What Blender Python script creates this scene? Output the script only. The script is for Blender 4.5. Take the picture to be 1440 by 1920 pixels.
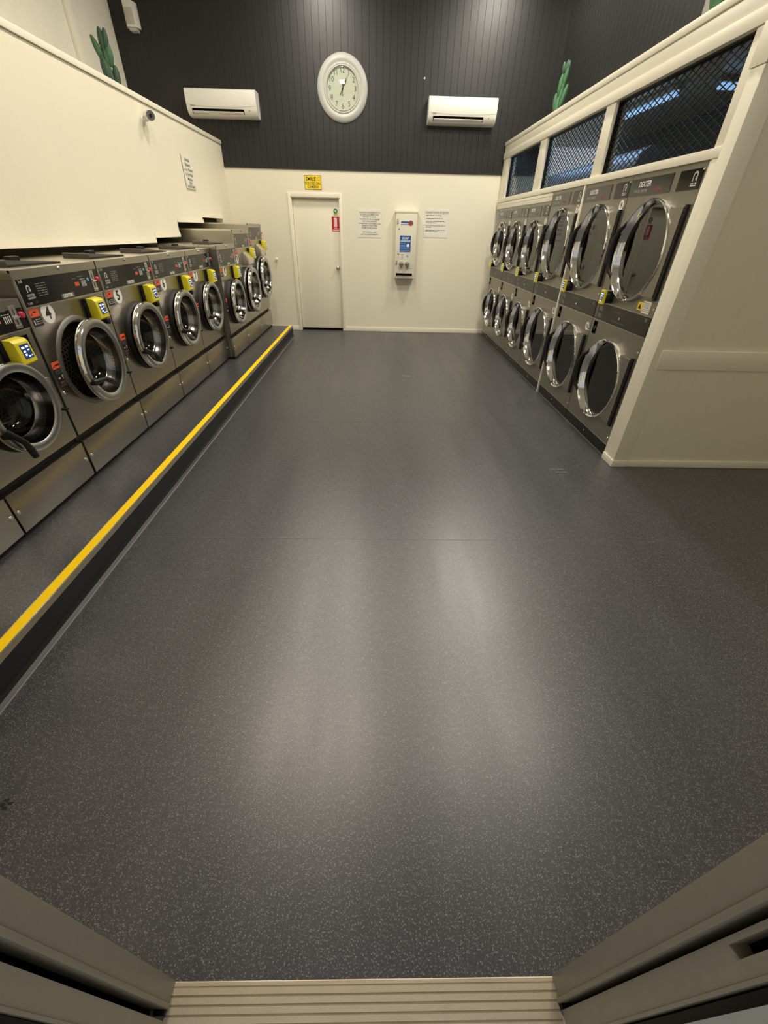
import bpy, bmesh, math, random
from mathutils import Vector, Matrix
random.seed(7)
PI = math.pi
scene = bpy.context.scene
COL = scene.collection
for o in list(bpy.data.objects):
    bpy.data.objects.remove(o)

# ------------------------------------------------------------------ camera, world, light, exposure

CAM_PITCH, CAM_YAW, CAM_ROLL, CAM_F, CAM_H = 0.60775, 0.02655, -0.02605, 762.64, 1.6393
def cam_axes():
    cp, sp = math.cos(CAM_PITCH), math.sin(CAM_PITCH)
    cy, sy = math.cos(CAM_YAW), math.sin(CAM_YAW)
    cr, sr = math.cos(CAM_ROLL), math.sin(CAM_ROLL)
    fw = Vector((sy*cp, cy*cp, -sp)); rt = Vector((cy, -sy, 0)); dn = fw.cross(rt)
    return cr*rt + sr*dn, -sr*rt + cr*dn, fw
RT, DN, FW = cam_axes()
cd = bpy.data.cameras.new('camera'); cam = bpy.data.objects.new('camera', cd); COL.objects.link(cam)
cd.sensor_fit = 'HORIZONTAL'; cd.sensor_width = 36.0; cd.lens = 36.0*CAM_F/1440.0
cd.clip_start = 0.01; cd.clip_end = 60
cam.matrix_world = Matrix(((RT.x, -DN.x, -FW.x, 0), (RT.y, -DN.y, -FW.y, 0), (RT.z, -DN.z, -FW.z, CAM_H), (0, 0, 0, 1)))
scene.camera = cam

scene.view_settings.view_transform = 'Standard'
scene.view_settings.look = 'None'
scene.view_settings.gamma = 1.0
scene.view_settings.use_curve_mapping = False
scene.view_settings.exposure = 0.28

world = bpy.data.worlds.new('world'); scene.world = world; world.use_nodes = True
bg = world.node_tree.nodes['Background']
bg.inputs[0].default_value = (0.86, 0.92, 1.0, 1); bg.inputs[1].default_value = 0.42

CEIL = 4.75
def area(name, loc, rot, sx, sy, power, color):
    d = bpy.data.lights.new(name, 'AREA'); d.shape = 'RECTANGLE'; d.size = sx; d.size_y = sy
    d.energy = power; d.color = color
    o = bpy.data.objects.new(name, d); o.location = loc; o.rotation_euler = rot; COL.objects.link(o)
    return o
WARM = (1.0, 0.935, 0.815)
for lx in (-0.90, 1.80):
    for ly in (3.12, 5.2, 7.1):
        near = ly < 4
        area('ceiling_lamp', (lx, ly, CEIL-0.06), (0, 0, 0), 0.3, 0.6, (59 if near else 45) if lx < 0 else (44 if near else 56), (1.0, 0.875, 0.74) if near and lx < 0 else WARM)
pw = area('window_portal', (0.0, 0.20, 3.3), (-PI/2, 0, 0), 6.0, 1.9, 1, (1, 1, 1))
pw.data.cycles.is_portal = True
# unseen cool fill added above the mesh windows to light the duct behind
area('service_room_fill', (2.42, 6.6, 2.71), (0, 0.25, 0), 0.15, 3.0, 8, (0.40, 0.65, 1.0))

# ------------------------------------------------------------------ materials
def newmat(name):
    m = bpy.data.materials.new(name); m.use_nodes = True
    return m, m.node_tree, m.node_tree.nodes['Principled BSDF']
def mat(name, col, rough=0.5, metal=0.0, spec=0.5, noise=0.0, nscale=8.0, bump=0.0, bscale=60.0, emit=None, estr=0.0, aniso=None):
    m, nt, b = newmat(name)
    b.inputs['Base Color'].default_value = (*col, 1); b.inputs['Roughness'].default_value = rough
    b.inputs['Metallic'].default_value = metal; b.inputs['Specular IOR Level'].default_value = spec
    tc = None
    if noise or bump or aniso:
        tc = nt.nodes.new('ShaderNodeTexCoord')
    if noise:
        n = nt.nodes.new('ShaderNodeTexNoise'); n.inputs['Scale'].default_value = nscale; n.inputs['Detail'].default_value = 4
        nt.links.new(tc.outputs['Object'], n.inputs['Vector'])
        mx = nt.nodes.new('ShaderNodeMix'); mx.data_type = 'RGBA'
        mx.inputs[6].default_value = (*[c*(1-noise) for c in col], 1); mx.inputs[7].default_value = (*[min(1, c*(1+noise)) for c in col], 1)
        nt.links.new(n.outputs['Fac'], mx.inputs[0]); nt.links.new(mx.outputs[2], b.inputs['Base Color'])
    if bump:
        n2 = nt.nodes.new('ShaderNodeTexNoise'); n2.inputs['Scale'].default_value = bscale; n2.inputs['Detail'].default_value = 3
        nt.links.new(tc.outputs['Object'], n2.inputs['Vector'])
        bp = nt.nodes.new('ShaderNodeBump'); bp.inputs['Strength'].default_value = bump; bp.inputs['Distance'].default_value = 0.002
        nt.links.new(n2.outputs['Fac'], bp.inputs['Height']); nt.links.new(bp.outputs['Normal'], b.inputs['Normal'])
    if aniso:   # fine brushed grain: noise stretched along one axis drives roughness and colour a little
        mp = nt.nodes.new('ShaderNodeMapping'); mp.inputs['Scale'].default_value = aniso
        nt.links.new(tc.outputs['Object'], mp.inputs['Vector'])
        n3 = nt.nodes.new('ShaderNodeTexNoise'); n3.inputs['Scale'].default_value = 1.0; n3.inputs['Detail'].default_value = 5
        nt.links.new(mp.outputs['Vector'], n3.inputs['Vector'])
        mr = nt.nodes.new('ShaderNodeMapRange'); mr.inputs['To Min'].default_value = rough*0.75; mr.inputs['To Max'].default_value = rough*1.3
        nt.links.new(n3.outputs['Fac'], mr.inputs['Value']); nt.links.new(mr.outputs['Result'], b.inputs['Roughness'])
    if emit:
        b.inputs['Emission Color'].default_value = (*emit, 1); b.inputs['Emission Strength'].default_value = estr
    return m
def glassmat(name, tint, f0):
    """thin pane: tinted see-through plus a mirror reflection that grows towards grazing angles, the same from both sides"""
    m = bpy.data.materials.new(name); m.use_nodes = True; nt = m.node_tree; nt.nodes.clear(); L = nt.links.new
    out = nt.nodes.new('ShaderNodeOutputMaterial'); tr = nt.nodes.new('ShaderNodeBsdfTransparent'); gl = nt.nodes.new('ShaderNodeBsdfGlossy')
    mx = nt.nodes.new('ShaderNodeMixShader'); geo = nt.nodes.new('ShaderNodeNewGeometry'); dot = nt.nodes.new('ShaderNodeVectorMath'); dot.operation = 'DOT_PRODUCT'
    L(geo.outputs['Incoming'], dot.inputs[0]); L(geo.outputs['Normal'], dot.inputs[1])
    def mth(op, a, b=None):
        n = nt.nodes.new('ShaderNodeMath'); n.operation = op
        for k, q in enumerate((a, b)):
            if q is None: continue
            if isinstance(q, (int, float)): n.inputs[k].default_value = q
            else: L(q, n.inputs[k])
        return n.outputs[0]
    f = mth('ADD', f0, mth('MULTIPLY', 1-f0, mth('POWER', mth('SUBTRACT', 1.0, mth('ABSOLUTE', dot.outputs['Value'])), 5.0)))
    tr.inputs[0].default_value = (*tint, 1); gl.inputs['Roughness'].default_value = 0.02
    L(f, mx.inputs[0]); L(tr.outputs[0], mx.inputs[1]); L(gl.outputs[0], mx.inputs[2]); L(mx.outputs[0], out.inputs[0])
    return m
def floormat():
    m, nt, b = newmat('speckled_vinyl')
    tc = nt.nodes.new('ShaderNodeTexCoord'); L = nt.links.new
    base = nt.nodes.new('ShaderNodeTexNoise'); base.inputs['Scale'].default_value = 1.3; base.inputs['Detail'].default_value = 5
    L(tc.outputs['Object'], base.inputs['Vector'])
    bc = nt.nodes.new('ShaderNodeMix'); bc.data_type = 'RGBA'
    bc.inputs[6].default_value = (0.0235, 0.0240, 0.0285, 1); bc.inputs[7].default_value = (0.0335, 0.0340, 0.0395, 1)
    L(base.outputs['Fac'], bc.inputs[0])
    prev = bc.outputs[2]
    for sc, thr, col in ((255.0, 0.80, (0.21, 0.206, 0.206, 1)), (300.0, 0.70, (0.12, 0.12, 0.12, 1)), (260.0, 0.78, (0.012, 0.012, 0.013, 1))):
        v = nt.nodes.new('ShaderNodeTexVoronoi'); v.inputs['Scale'].default_value = sc
        L(tc.outputs['Object'], v.inputs['Vector'])
        sep = nt.nodes.new('ShaderNodeSeparateColor'); L(v.outputs['Color'], sep.inputs[0])
        g1 = nt.nodes.new('ShaderNodeMath'); g1.operation = 'GREATER_THAN'; g1.inputs[1].default_value = thr; L(sep.outputs[0], g1.inputs[0])
        g2 = nt.nodes.new('ShaderNodeMath'); g2.operation = 'LESS_THAN'; g2.inputs[1].default_value = 0.42; L(v.outputs['Distance'], g2.inputs[0])
        mu = nt.nodes.new('ShaderNodeMath'); mu.operation = 'MULTIPLY'; L(g1.outputs[0], mu.inputs[0]); L(g2.outputs[0], mu.inputs[1])
        mx = nt.nodes.new('ShaderNodeMix'); mx.data_type = 'RGBA'; mx.inputs[7].default_value = col
        L(mu.outputs[0], mx.inputs[0]); L(prev, mx.inputs[6]); prev = mx.outputs[2]
    L(prev, b.inputs['Base Color'])
    # wear: long faint foot-traffic streaks change the gloss
    mp = nt.nodes.new('ShaderNodeMapping'); mp.inputs['Scale'].default_value = (2.2, 0.25, 1); L(tc.outputs['Object'], mp.inputs['Vector'])
    n = nt.nodes.new('ShaderNodeTexNoise'); n.inputs['Scale'].default_value = 1.6; n.inputs['Detail'].default_value = 4; L(mp.outputs[0], n.inputs['Vector'])
    mr = nt.nodes.new('ShaderNodeMapRange'); mr.inputs['From Min'].default_value = 0.3; mr.inputs['From Max'].default_value = 0.7
    mr.inputs['To Min'].default_value = 0.31; mr.inputs['To Max'].default_value = 0.41; L(n.outputs['Fac'], mr.inputs['Value'])
    L(mr.outputs[0], b.inputs['Roughness'])
    b.inputs['Specular IOR Level'].default_value = 1.0
    bn = nt.nodes.new('ShaderNodeTexNoise'); bn.inputs['Scale'].default_value = 420; L(tc.outputs['Object'], bn.inputs['Vector'])
    bp = nt.nodes.new('ShaderNodeBump'); bp.inputs['Strength'].default_value = 0.25; bp.inputs['Distance'].default_value = 0.001
    L(bn.outputs['Fac'], bp.inputs['Height']); L(bp.outputs[0], b.inputs['Normal'])
    return m
def perfmat(name, cyl):
    """perforated drum steel: round dark holes on a staggered grid (flat back or curved wall)"""
    m, nt, b = newmat(name); L = nt.links.new
    b.inputs['Metallic'].default_value = 1.0; b.inputs['Roughness'].default_value = 0.32
    tc = nt.nodes.new('ShaderNodeTexCoord'); sp = nt.nodes.new('ShaderNodeSeparateXYZ'); L(tc.outputs['Object'], sp.inputs[0])
    def mth(op, a, bb=None):
        n = nt.nodes.new('ShaderNodeMath'); n.operation = op
        for i, q in enumerate((a, bb)):
            if q is None: continue
            if isinstance(q, (int, float)): n.inputs[i].default_value = q
            else: L(q, n.inputs[i])
        return n.outputs[0]
    if cyl:
        u = mth('MULTIPLY', mth('ARCTAN2', sp.outputs['X'], sp.outputs['Z']), 0.24); v = sp.outputs['Y']
    else:
        u, v = sp.outputs['X'], sp.outputs['Z']
    vv = mth('DIVIDE', v, 0.024); row = mth('FLOOR', vv)
    uu = mth('ADD', mth('DIVIDE', u, 0.027), mth('MULTIPLY', mth('MODULO', row, 2.0), 0.5))
    du = mth('SUBTRACT', mth('FRACT', uu), 0.5); dv = mth('SUBTRACT', mth('FRACT', vv), 0.5)
    d = mth('SQRT', mth('ADD', mth('MULTIPLY', du, du), mth('MULTIPLY', dv, dv)))
    hole = mth('LESS_THAN', d, 0.30)
    mx = nt.nodes.new('ShaderNodeMix'); mx.data_type = 'RGBA'
    mx.inputs[6].default_value = (0.42, 0.40, 0.37, 1); mx.inputs[7].default_value = (0.01, 0.01, 0.01, 1)
    L(hole, mx.inputs[0]); L(mx.outputs[2], b.inputs['Base Color'])
    return m

CREAM = (0.77, 0.725, 0.57)
M_WALL = mat('cream_paint', CREAM, 0.45, noise=0.02, nscale=3, bump=0.12, bscale=120)
M_TRIM = mat('cream_gloss_trim', (0.81, 0.765, 0.62), 0.32, noise=0.015, nscale=5)
M_DARKWALL = mat('charcoal_paint', (0.0125, 0.0122, 0.0115), 0.37, noise=0.06, nscale=4, bump=0.25, bscale=160)
M_CONC = mat('pale_textured_wall', (0.80, 0.765, 0.66), 0.8, noise=0.06, nscale=9, bump=0.7, bscale=90)
M_CEIL = mat('ceiling_white', (0.55, 0.53, 0.48), 0.8)
M_FLOOR = floormat()
M_RISER = mat('black_riser_vinyl', (0.010, 0.010, 0.012), 0.45, noise=0.1, nscale=20, bump=0.15, bscale=300)
M_WELD = mat('weld_seam', (0.20, 0.19, 0.18), 0.5)
M_SEAM = mat('floor_joint', (0.115, 0.113, 0.112), 0.40, spec=1.0)
M_YELLOW = mat('yellow_nosing', (1.0, 0.64, 0.005), 0.5, spec=0.25, noise=0.04, nscale=30)
M_ALU = mat('aluminium', (0.62, 0.60, 0.55), 0.35, 1.0)
M_PALEALU = mat('worn_ribbed_aluminium', (0.52, 0.445, 0.325), 0.45, 0.6, noise=0.10, nscale=14, bump=0.15, bscale=200)
M_ALUDULL = mat('bronze_grey_powdercoat', (0.275, 0.238, 0.172), 0.45, 0.0, noise=0.06, nscale=25, bump=0.1, bscale=500)
M_ALUPALE = mat('pale_grey_frame', (0.40, 0.40, 0.36), 0.5, noise=0.08, nscale=60)
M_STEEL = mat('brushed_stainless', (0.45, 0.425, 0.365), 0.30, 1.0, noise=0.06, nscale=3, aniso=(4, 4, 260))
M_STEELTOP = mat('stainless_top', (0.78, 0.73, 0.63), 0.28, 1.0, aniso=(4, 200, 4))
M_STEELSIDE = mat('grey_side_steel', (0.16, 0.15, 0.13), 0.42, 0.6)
M_DRY = mat('taupe_satin_steel', (0.315, 0.295, 0.245), 0.40, 0.85, noise=0.03, nscale=4, aniso=(4, 4, 200))
M_CHROME = mat('chrome', (0.88, 0.87, 0.85), 0.09, 1.0)
M_INNER = mat('inner_door_steel', (0.30, 0.29, 0.27), 0.18, 1.0)
M_LID = mat('dark_lid_steel', (0.085, 0.078, 0.066), 0.45, 0.3)
M_RINGMATT = mat('satin_ring_face', (0.50, 0.51, 0.50), 0.30, 1.0)
M_RUBBER = mat('black_rubber', (0.009, 0.0085, 0.0085), 0.5, spec=0.25)
M_BLACK = mat('black_plastic', (0.010, 0.010, 0.011), 0.45, spec=0.35)
M_PANEL = mat('black_gloss_panel', (0.010, 0.010, 0.010), 0.14, spec=0.35, noise=0.1, nscale=6)
M_DPANEL = mat('dark_grey_control_strip', (0.034, 0.032, 0.028), 0.3, spec=0.3)
M_NAME = mat('grey_black_nameplate', (0.040, 0.040, 0.036), 0.16)
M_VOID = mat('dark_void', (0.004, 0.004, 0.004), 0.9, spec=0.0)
M_DRUM = perfmat('perforated_drum_wall', True)
M_DRUMB = perfmat('perforated_drum_back', False)
M_GLASS = glassmat('door_glass', (0.55, 0.55, 0.52), 0.045)
M_DGLASS = glassmat('smoked_dryer_glass', (0.20, 0.23, 0.21), 0.115)
M_CLGLASS = glassmat('clock_glass', (0.97, 0.98, 0.96), 0.045)
M_WHITE = mat('white_print', (0.82, 0.80, 0.74), 0.45)
M_LETTER = mat('light_grey_print', (0.55, 0.54, 0.50), 0.5)
M_FAINT = mat('faint_grey_print', (0.16, 0.155, 0.14), 0.5)
M_INK = mat('black_print', (0.012, 0.012, 0.014), 0.6)
M_DGREY = mat('dark_grey_print', (0.10, 0.10, 0.09), 0.6)
M_RED = mat('red_print', (0.45, 0.015, 0.02), 0.45)
M_REDTEXT = mat('dull_red_print', (0.35, 0.06, 0.06), 0.5)
M_ORANGE = mat('orange_label', (0.80, 0.11, 0.04), 0.5)
M_GREEN = mat('green_print', (0.02, 0.22, 0.10), 0.5)
M_PINK = mat('pale_pink_print', (0.80, 0.55, 0.55), 0.5)
M_BLUE = mat('blue_print', (0.012, 0.085, 0.30), 0.4)
M_LBLUE = mat('light_blue_print', (0.25, 0.40, 0.62), 0.5)
M_SIGNY = mat('yellow_sign', (0.88, 0.63, 0.012), 0.45)
M_READER = mat('yellow_plastic', (0.72, 0.62, 0.02), 0.4)
M_SCREEN = mat('reader_screen', (0.01, 0.012, 0.03), 0.15, emit=(0.02, 0.04, 0.16), estr=0.6)
M_ICON = mat('lit_icons', (0.7, 0.8, 0.9), 0.4, emit=(0.6, 0.75, 1.0), estr=0.9)
M_REDBTN = mat('red_button', (0.50, 0.03, 0.06), 0.3)
M_TEAL = mat('teal_indicator', (0.03, 0.30, 0.28), 0.3, emit=(0.03, 0.35, 0.32), estr=0.3)
M_DIGIT = mat('orange_digits', (0.35, 0.05, 0.02), 0.4, emit=(0.8, 0.12, 0.04), estr=0.35)
M_DISP = mat('cream_enamel', (0.70, 0.655, 0.52), 0.65, spec=0.3)
M_ACW = mat('aircon_white', (0.76, 0.735, 0.66), 0.35)
M_ACG = mat('aircon_grey_band', (0.47, 0.455, 0.42), 0.4)
M_CLOCK = mat('whitewashed_frame', (0.46, 0.455, 0.41), 0.45, noise=0.08, nscale=14)
M_CLFACE = mat('clock_face', (0.50, 0.515, 0.42), 0.6)
M_PAPER = mat('laminated_paper', (0.76, 0.73, 0.63), 0.5)
M_SPKG = mat('speaker_grille', (0.50, 0.48, 0.42), 0.7)
M_CACT = mat('cactus_green', (0.035, 0.115, 0.045), 0.55, noise=0.35, nscale=35, bump=0.6, bscale=120)
M_CACTD = mat('cactus_dark_green', (0.020, 0.060, 0.032), 0.55, noise=0.35, nscale=35, bump=0.6, bscale=120)
M_MESHBAR = mat('black_security_mesh', (0.010, 0.011, 0.013), 0.4)
M_SERV = mat('service_room_wall', (0.10, 0.11, 0.125), 0.6, noise=0.25, nscale=2.5)
M_SERVD = mat('service_room_dark', (0.035, 0.037, 0.04), 0.7)
M_DUCT = mat('silver_duct', (0.42, 0.44, 0.48), 0.5, 0.8, bump=0.6, bscale=30)
M_TUBE = mat('blue_white_tube', (0.7, 0.8, 0.9), 0.4, emit=(0.30, 0.58, 1.0), estr=0.65)
M_BROWN = mat('grey_brown_post', (0.16, 0.14, 0.12), 0.6)

# ------------------------------------------------------------------ mesh helpers
class MB:
    def __init__(s): s.v = []; s.f = []; s.m = []; s.mats = []; s.cur = 0
    def use(s, m):
        if m not in s.mats: s.mats.append(m)
        s.cur = s.mats.index(m); return s
    def face(s, idx): s.f.append(tuple(idx)); s.m.append(s.cur)
    def quad(s, *pts):
        n = len(s.v); s.v += [tuple(p) for p in pts]; s.face(range(n, n+len(pts))); return s
    def box(s, x0, x1, y0, y1, z0, z1):
        x0, x1 = min(x0, x1), max(x0, x1); y0, y1 = min(y0, y1), max(y0, y1); z0, z1 = min(z0, z1), max(z0, z1)
        n = len(s.v)
        s.v += [(x0,y0,z0),(x1,y0,z0),(x1,y1,z0),(x0,y1,z0),(x0,y0,z1),(x1,y0,z1),(x1,y1,z1),(x0,y1,z1)]
        for q in ((0,3,2,1),(4,5,6,7),(0,1,5,4),(1,2,6,5),(2,3,7,6),(3,0,4,7)): s.face([n+i for i in q])
        return s
    def prism(s, poly, a0, a1, axis='x'):
        """extrude a closed 2-D polygon along an axis: x -> (y,z) poly, y -> (x,z) poly, z -> (x,y) poly"""
        def P(p, a):
            return (a, p[0], p[1]) if axis == 'x' else ((p[0], a, p[1]) if axis == 'y' else (p[0], p[1], a))
        n = len(s.v); k = len(poly)
        s.v += [P(p, a0) for p in poly] + [P(p, a1) for p in poly]
        for i in range(k): s.face((n+i, n+(i+1) % k, n+k+(i+1) % k, n+k+i))
        s.face(range(n, n+k)); s.face(range(n+2*k-1, n+k-1, -1)); return s
    def lathe(s, prof, cx=0.0, cz=0.0, n=64, a0=0.0, a1=2*PI):
        """profile of (radius, out) turned about the -Y axis through (cx, cz)"""
        full = abs(a1-a0-2*PI) < 1e-6; st = n if full else n+1; base = len(s.v); k = len(prof)
        for j in range(st):
            t = a0+(a1-a0)*j/n
            for r, w in prof: s.v.append((cx+r*math.cos(t), -w, cz+r*math.sin(t)))
        for j in range(n):
            j2 = (j+1) % st
            for i in range(k-1):
                s.face((base+j*k+i, base+j*k+i+1, base+j2*k+i+1, base+j2*k+i))
        return s
    def disc(s, r, w, cx=0.0, cz=0.0, n=48):
        b = len(s.v)
        s.v += [(cx+r*math.cos(2*PI*j/n), -w, cz+r*math.sin(2*PI*j/n)) for j in range(n)]
        s.face(range(b, b+n)); return s
    def cyl(s, p0, p1, r0, r1=None, n=20):
        r1 = r0 if r1 is None else r1
        p0, p1 = Vector(p0), Vector(p1); d = (p1-p0).normalized(); u = d.orthogonal().normalized(); w = d.cross(u); b = len(s.v)
        for p, r in ((p0, r0), (p1, r1)):
            s.v += [tuple(p+(u*math.cos(2*PI*j/n)+w*math.sin(2*PI*j/n))*r) for j in range(n)]
        for j in range(n): s.face((b+j, b+(j+1) % n, b+n+(j+1) % n, b+n+j))
        s.face(range(b+n-1, b-1, -1)); s.face(range(b+n, b+2*n)); return s
    def tube(s, pts, rad, n=12):
        pts = [Vector(p) for p in pts]; rads = rad if isinstance(rad, (list, tuple)) else [rad]*len(pts); b = len(s.v); up = None
        for i, p in enumerate(pts):
            d = ((pts[min(i+1, len(pts)-1)]-pts[max(i-1, 0)])).normalized()
            up = d.orthogonal().normalized() if up is None else (up - d*up.dot(d)).normalized()
            w = d.cross(up)
            s.v += [tuple(p+(up*math.cos(2*PI*j/n)+w*math.sin(2*PI*j/n))*rads[i]) for j in range(n)]
        for i in range(len(pts)-1):
            for j in range(n): s.face((b+i*n+j, b+i*n+(j+1) % n, b+(i+1)*n+(j+1) % n, b+(i+1)*n+j))
        s.face(range(b+n-1, b-1, -1)); e = b+(len(pts)-1)*n; s.face(range(e, e+n)); return s
    def holed(s, x0, x1, z0, z1, cx, cz, r, y, n=48):
        """flat front plate (facing -Y) with a round hole"""
        angs = [2*PI*j/n for j in range(n)]
        for X in (x0, x1):
            for Z in (z0, z1): angs.append(math.atan2(Z-cz, X-cx) % (2*PI))
        angs = sorted(set(round(a, 6) for a in angs)); k = len(angs); b = len(s.v)
        for a in angs:
            c, si = math.cos(a), math.sin(a)
            t = min(((x1-cx)/c if c > 1e-9 else 1e9), ((x0-cx)/c if c < -1e-9 else 1e9), ((z1-cz)/si if si > 1e-9 else 1e9), ((z0-cz)/si if si < -1e-9 else 1e9))
            s.v.append((cx+r*c, y, cz+r*si)); s.v.append((cx+t*c, y, cz+t*si))
        for j in range(k):
            j2 = (j+1) % k; s.face((b+2*j, b+2*j+1, b+2*j2+1, b+2*j2))
        return s
    def mesh(s, name, smooth=30, bevel=0.0):
        me = bpy.data.meshes.new(name); me.from_pydata(s.v, [], s.f)
        for m in s.mats: me.materials.append(m)
        me.polygons.foreach_set('material_index', s.m)
        bm = bmesh.new(); bm.from_mesh(me)
        bmesh.ops.recalc_face_normals(bm, faces=bm.faces)
        if bevel:
            ed = [e for e in bm.edges if len(e.link_faces) == 2 and e.calc_face_angle(0) > 0.6]
            bmesh.ops.bevel(bm, geom=ed, offset=bevel, segments=2, affect='EDGES', profile=0.6, clamp_overlap=True)
        bm.to_mesh(me); bm.free()
        if smooth:
            me.shade_smooth(); me.set_sharp_from_angle(angle=math.radians(smooth))
        me.update(); return me

CACHE = {}
def cached(key, fn):
    if key not in CACHE: CACHE[key] = fn()
    return CACHE[key]
def link(name, me, parent=None, loc=(0, 0, 0), rot=(0, 0, 0)):
    o = bpy.data.objects.new(name, me); COL.objects.link(o); o.location = loc; o.rotation_euler = rot
    if parent: o.parent = parent
    return o
def build(name, mb, parent=None, loc=(0, 0, 0), rot=(0, 0, 0), smooth=30, bevel=0.0):
    return link(name, mb.mesh(name, smooth, bevel), parent, loc, rot)
def struct(name, mb, parent=None, **k):
    o = build(name, mb, parent, **k); o['kind'] = 'structure'; return o
def thing(name, label, cat, loc=(0, 0, 0), rz=0.0, group=None):
    o = bpy.data.objects.new(name, None); COL.objects.link(o); o.location = loc; o.rotation_euler = (0, 0, rz)
    o.empty_display_size = 0.1
    return tag(o, label, cat, group)
def tag(o, label, cat, group=None):
    o['label'] = label; o['category'] = cat
    if group: o['group'] = group
    return o
def text_mesh(s, size, m, bold=0.0, align='CENTER', shear=0.0, narrow=1.0, spacing=1.0):
    key = ('txt', s, size, m.name, bold, align, shear, narrow, spacing)
    if key in CACHE: return CACHE[key]
    c = bpy.data.curves.new('lettering', 'FONT'); c.body = s; c.size = size; c.align_x = align; c.align_y = 'CENTER'
    c.offset = bold; c.shear = shear; c.space_character = spacing; c.resolution_u = 3
    o = bpy.data.objects.new('lettering', c); COL.objects.link(o)
    bpy.context.view_layer.update()
    me = bpy.data.meshes.new_from_object(o.evaluated_get(bpy.context.evaluated_depsgraph_get()))
    bpy.data.objects.remove(o)
    for v in me.vertices: v.co = (v.co.x*narrow, -v.co.z, v.co.y)
    me.materials.clear(); me.materials.append(m); CACHE[key] = me
    return me
def text(name, s, size, m, parent, loc, **k):
    return link(name, text_mesh(s, size, m, **k), parent, loc)
def joined_text(name, lines, parent, loc=(0, 0, 0)):
    """several lines (string, size, material, x, z, kwargs) as ONE lettering mesh"""
    mb = MB()
    for s, size, m, x, z, k in lines:
        me = text_mesh(s, size, m, **k); mb.use(m); n = len(mb.v)
        mb.v += [(v.co.x+x, v.co.y, v.co.z+z) for v in me.vertices]
        for p in me.polygons: mb.face([n+i for i in p.vertices])
    me = bpy.data.meshes.new(name); me.from_pydata(mb.v, [], mb.f)
    for m in mb.mats: me.materials.append(m)
    me.polygons.foreach_set('material_index', mb.m); me.update()
    return link(name, me, parent, loc)
def grooved(mb, a, b, z0, z1, spacing=0.1, gw=0.006, gd=0.004, start=0.0, axis='x', pos=0.0, out=-1):
    """vertical V-grooved lining: runs along axis from a to b at plane pos, its face looking towards out"""
    us = [(a, 0.0)]; g = math.ceil((a-start)/spacing)*spacing+start
    while g < b:
        if g-gw/2 > a+1e-4 and g+gw/2 < b-1e-4: us += [(g-gw/2, 0.0), (g, gd), (g+gw/2, 0.0)]
        g += spacing
    us.append((b, 0.0))
    def P(u, d, z): return (u, pos-out*d, z) if axis == 'x' else (pos-out*d, u, z)
    n = len(mb.v)
    for u, d in us: mb.v += [P(u, d, z0), P(u, d, z1)]
    for i in range(len(us)-1): mb.face((n+2*i, n+2*i+2, n+2*i+3, n+2*i+1))
    return mb

# ------------------------------------------------------------------ room shell
YB = 8.517          # back wall
fl = MB().use(M_FLOOR); fl.box(-3.9, 4.7, 0.178, 8.70, -0.10, 0.0); FLOOR = struct('floor', fl, smooth=0)
def blot(m, pts, seed, name):
    """irregular thin marks left on the vinyl: (x, y, radius x, radius y)"""
    rnd = random.Random(seed); b = MB().use(m)
    for x, y, rx, ry in pts:
        n = len(b.v); k = 14
        for i in range(k):
            f = rnd.uniform(0.55, 1.15); b.v.append((x+rx*f*math.cos(2*PI*i/k), y+ry*f*math.sin(2*PI*i/k), 0.0006))
        b.face(range(n, n+k))
    return build(name, b, FLOOR, smooth=0)
blot(M_WELD, [(0.372, 5.61, 0.020, 0.030), (0.43, 5.60, 0.030, 0.025)], 1, 'scuff_mark')
blot(M_WELD, [(1.50+0.02*i, 3.02-0.05*(i % 3), 0.035, 0.006) for i in range(5)], 2, 'scuff_mark')
blot(M_RISER, [(-1.262, 0.582, 0.016, 0.008), (-1.245, 0.572, 0.012, 0.006), (-1.255, 0.595, 0.010, 0.006), (-1.235, 0.588, 0.012, 0.005)], 3, 'dark_stain')
pl = MB().use(M_FLOOR); pl.box(-3.7, -1.5365, 0.19, 7.965, 0.001, 0.170)
struct('floor_platform', pl, smooth=0)
rs = MB().use(M_RISER); rs.box(-1.5360, -1.5300, 0.19, 7.965, 0.030, 0.140)
rs.prism([(-1.530, 0.0305), (-1.5225, 0.012), (-1.508, 0.003), (-1.508, 0.0008), (-1.536, 0.0008), (-1.536, 0.0305)], 0.19, 7.965, 'y')
rs.box(-3.7, -1.53, 7.9655, 7.9715, 0.001, 0.165)
struct('trim_1', rs, smooth=0)
ws = MB().use(M_WELD); ws.box(-1.5078, -1.4985, 0.19, 7.95, 0.0008, 0.0022); struct('trim_2', ws, smooth=0)
fj = MB().use(M_SEAM)
for y in (2.05, 3.985): fj.box(-1.49, 2.0, y-0.0015, y+0.0015, 0.0004, 0.001)
struct('trim_3', fj, smooth=0)

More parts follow.
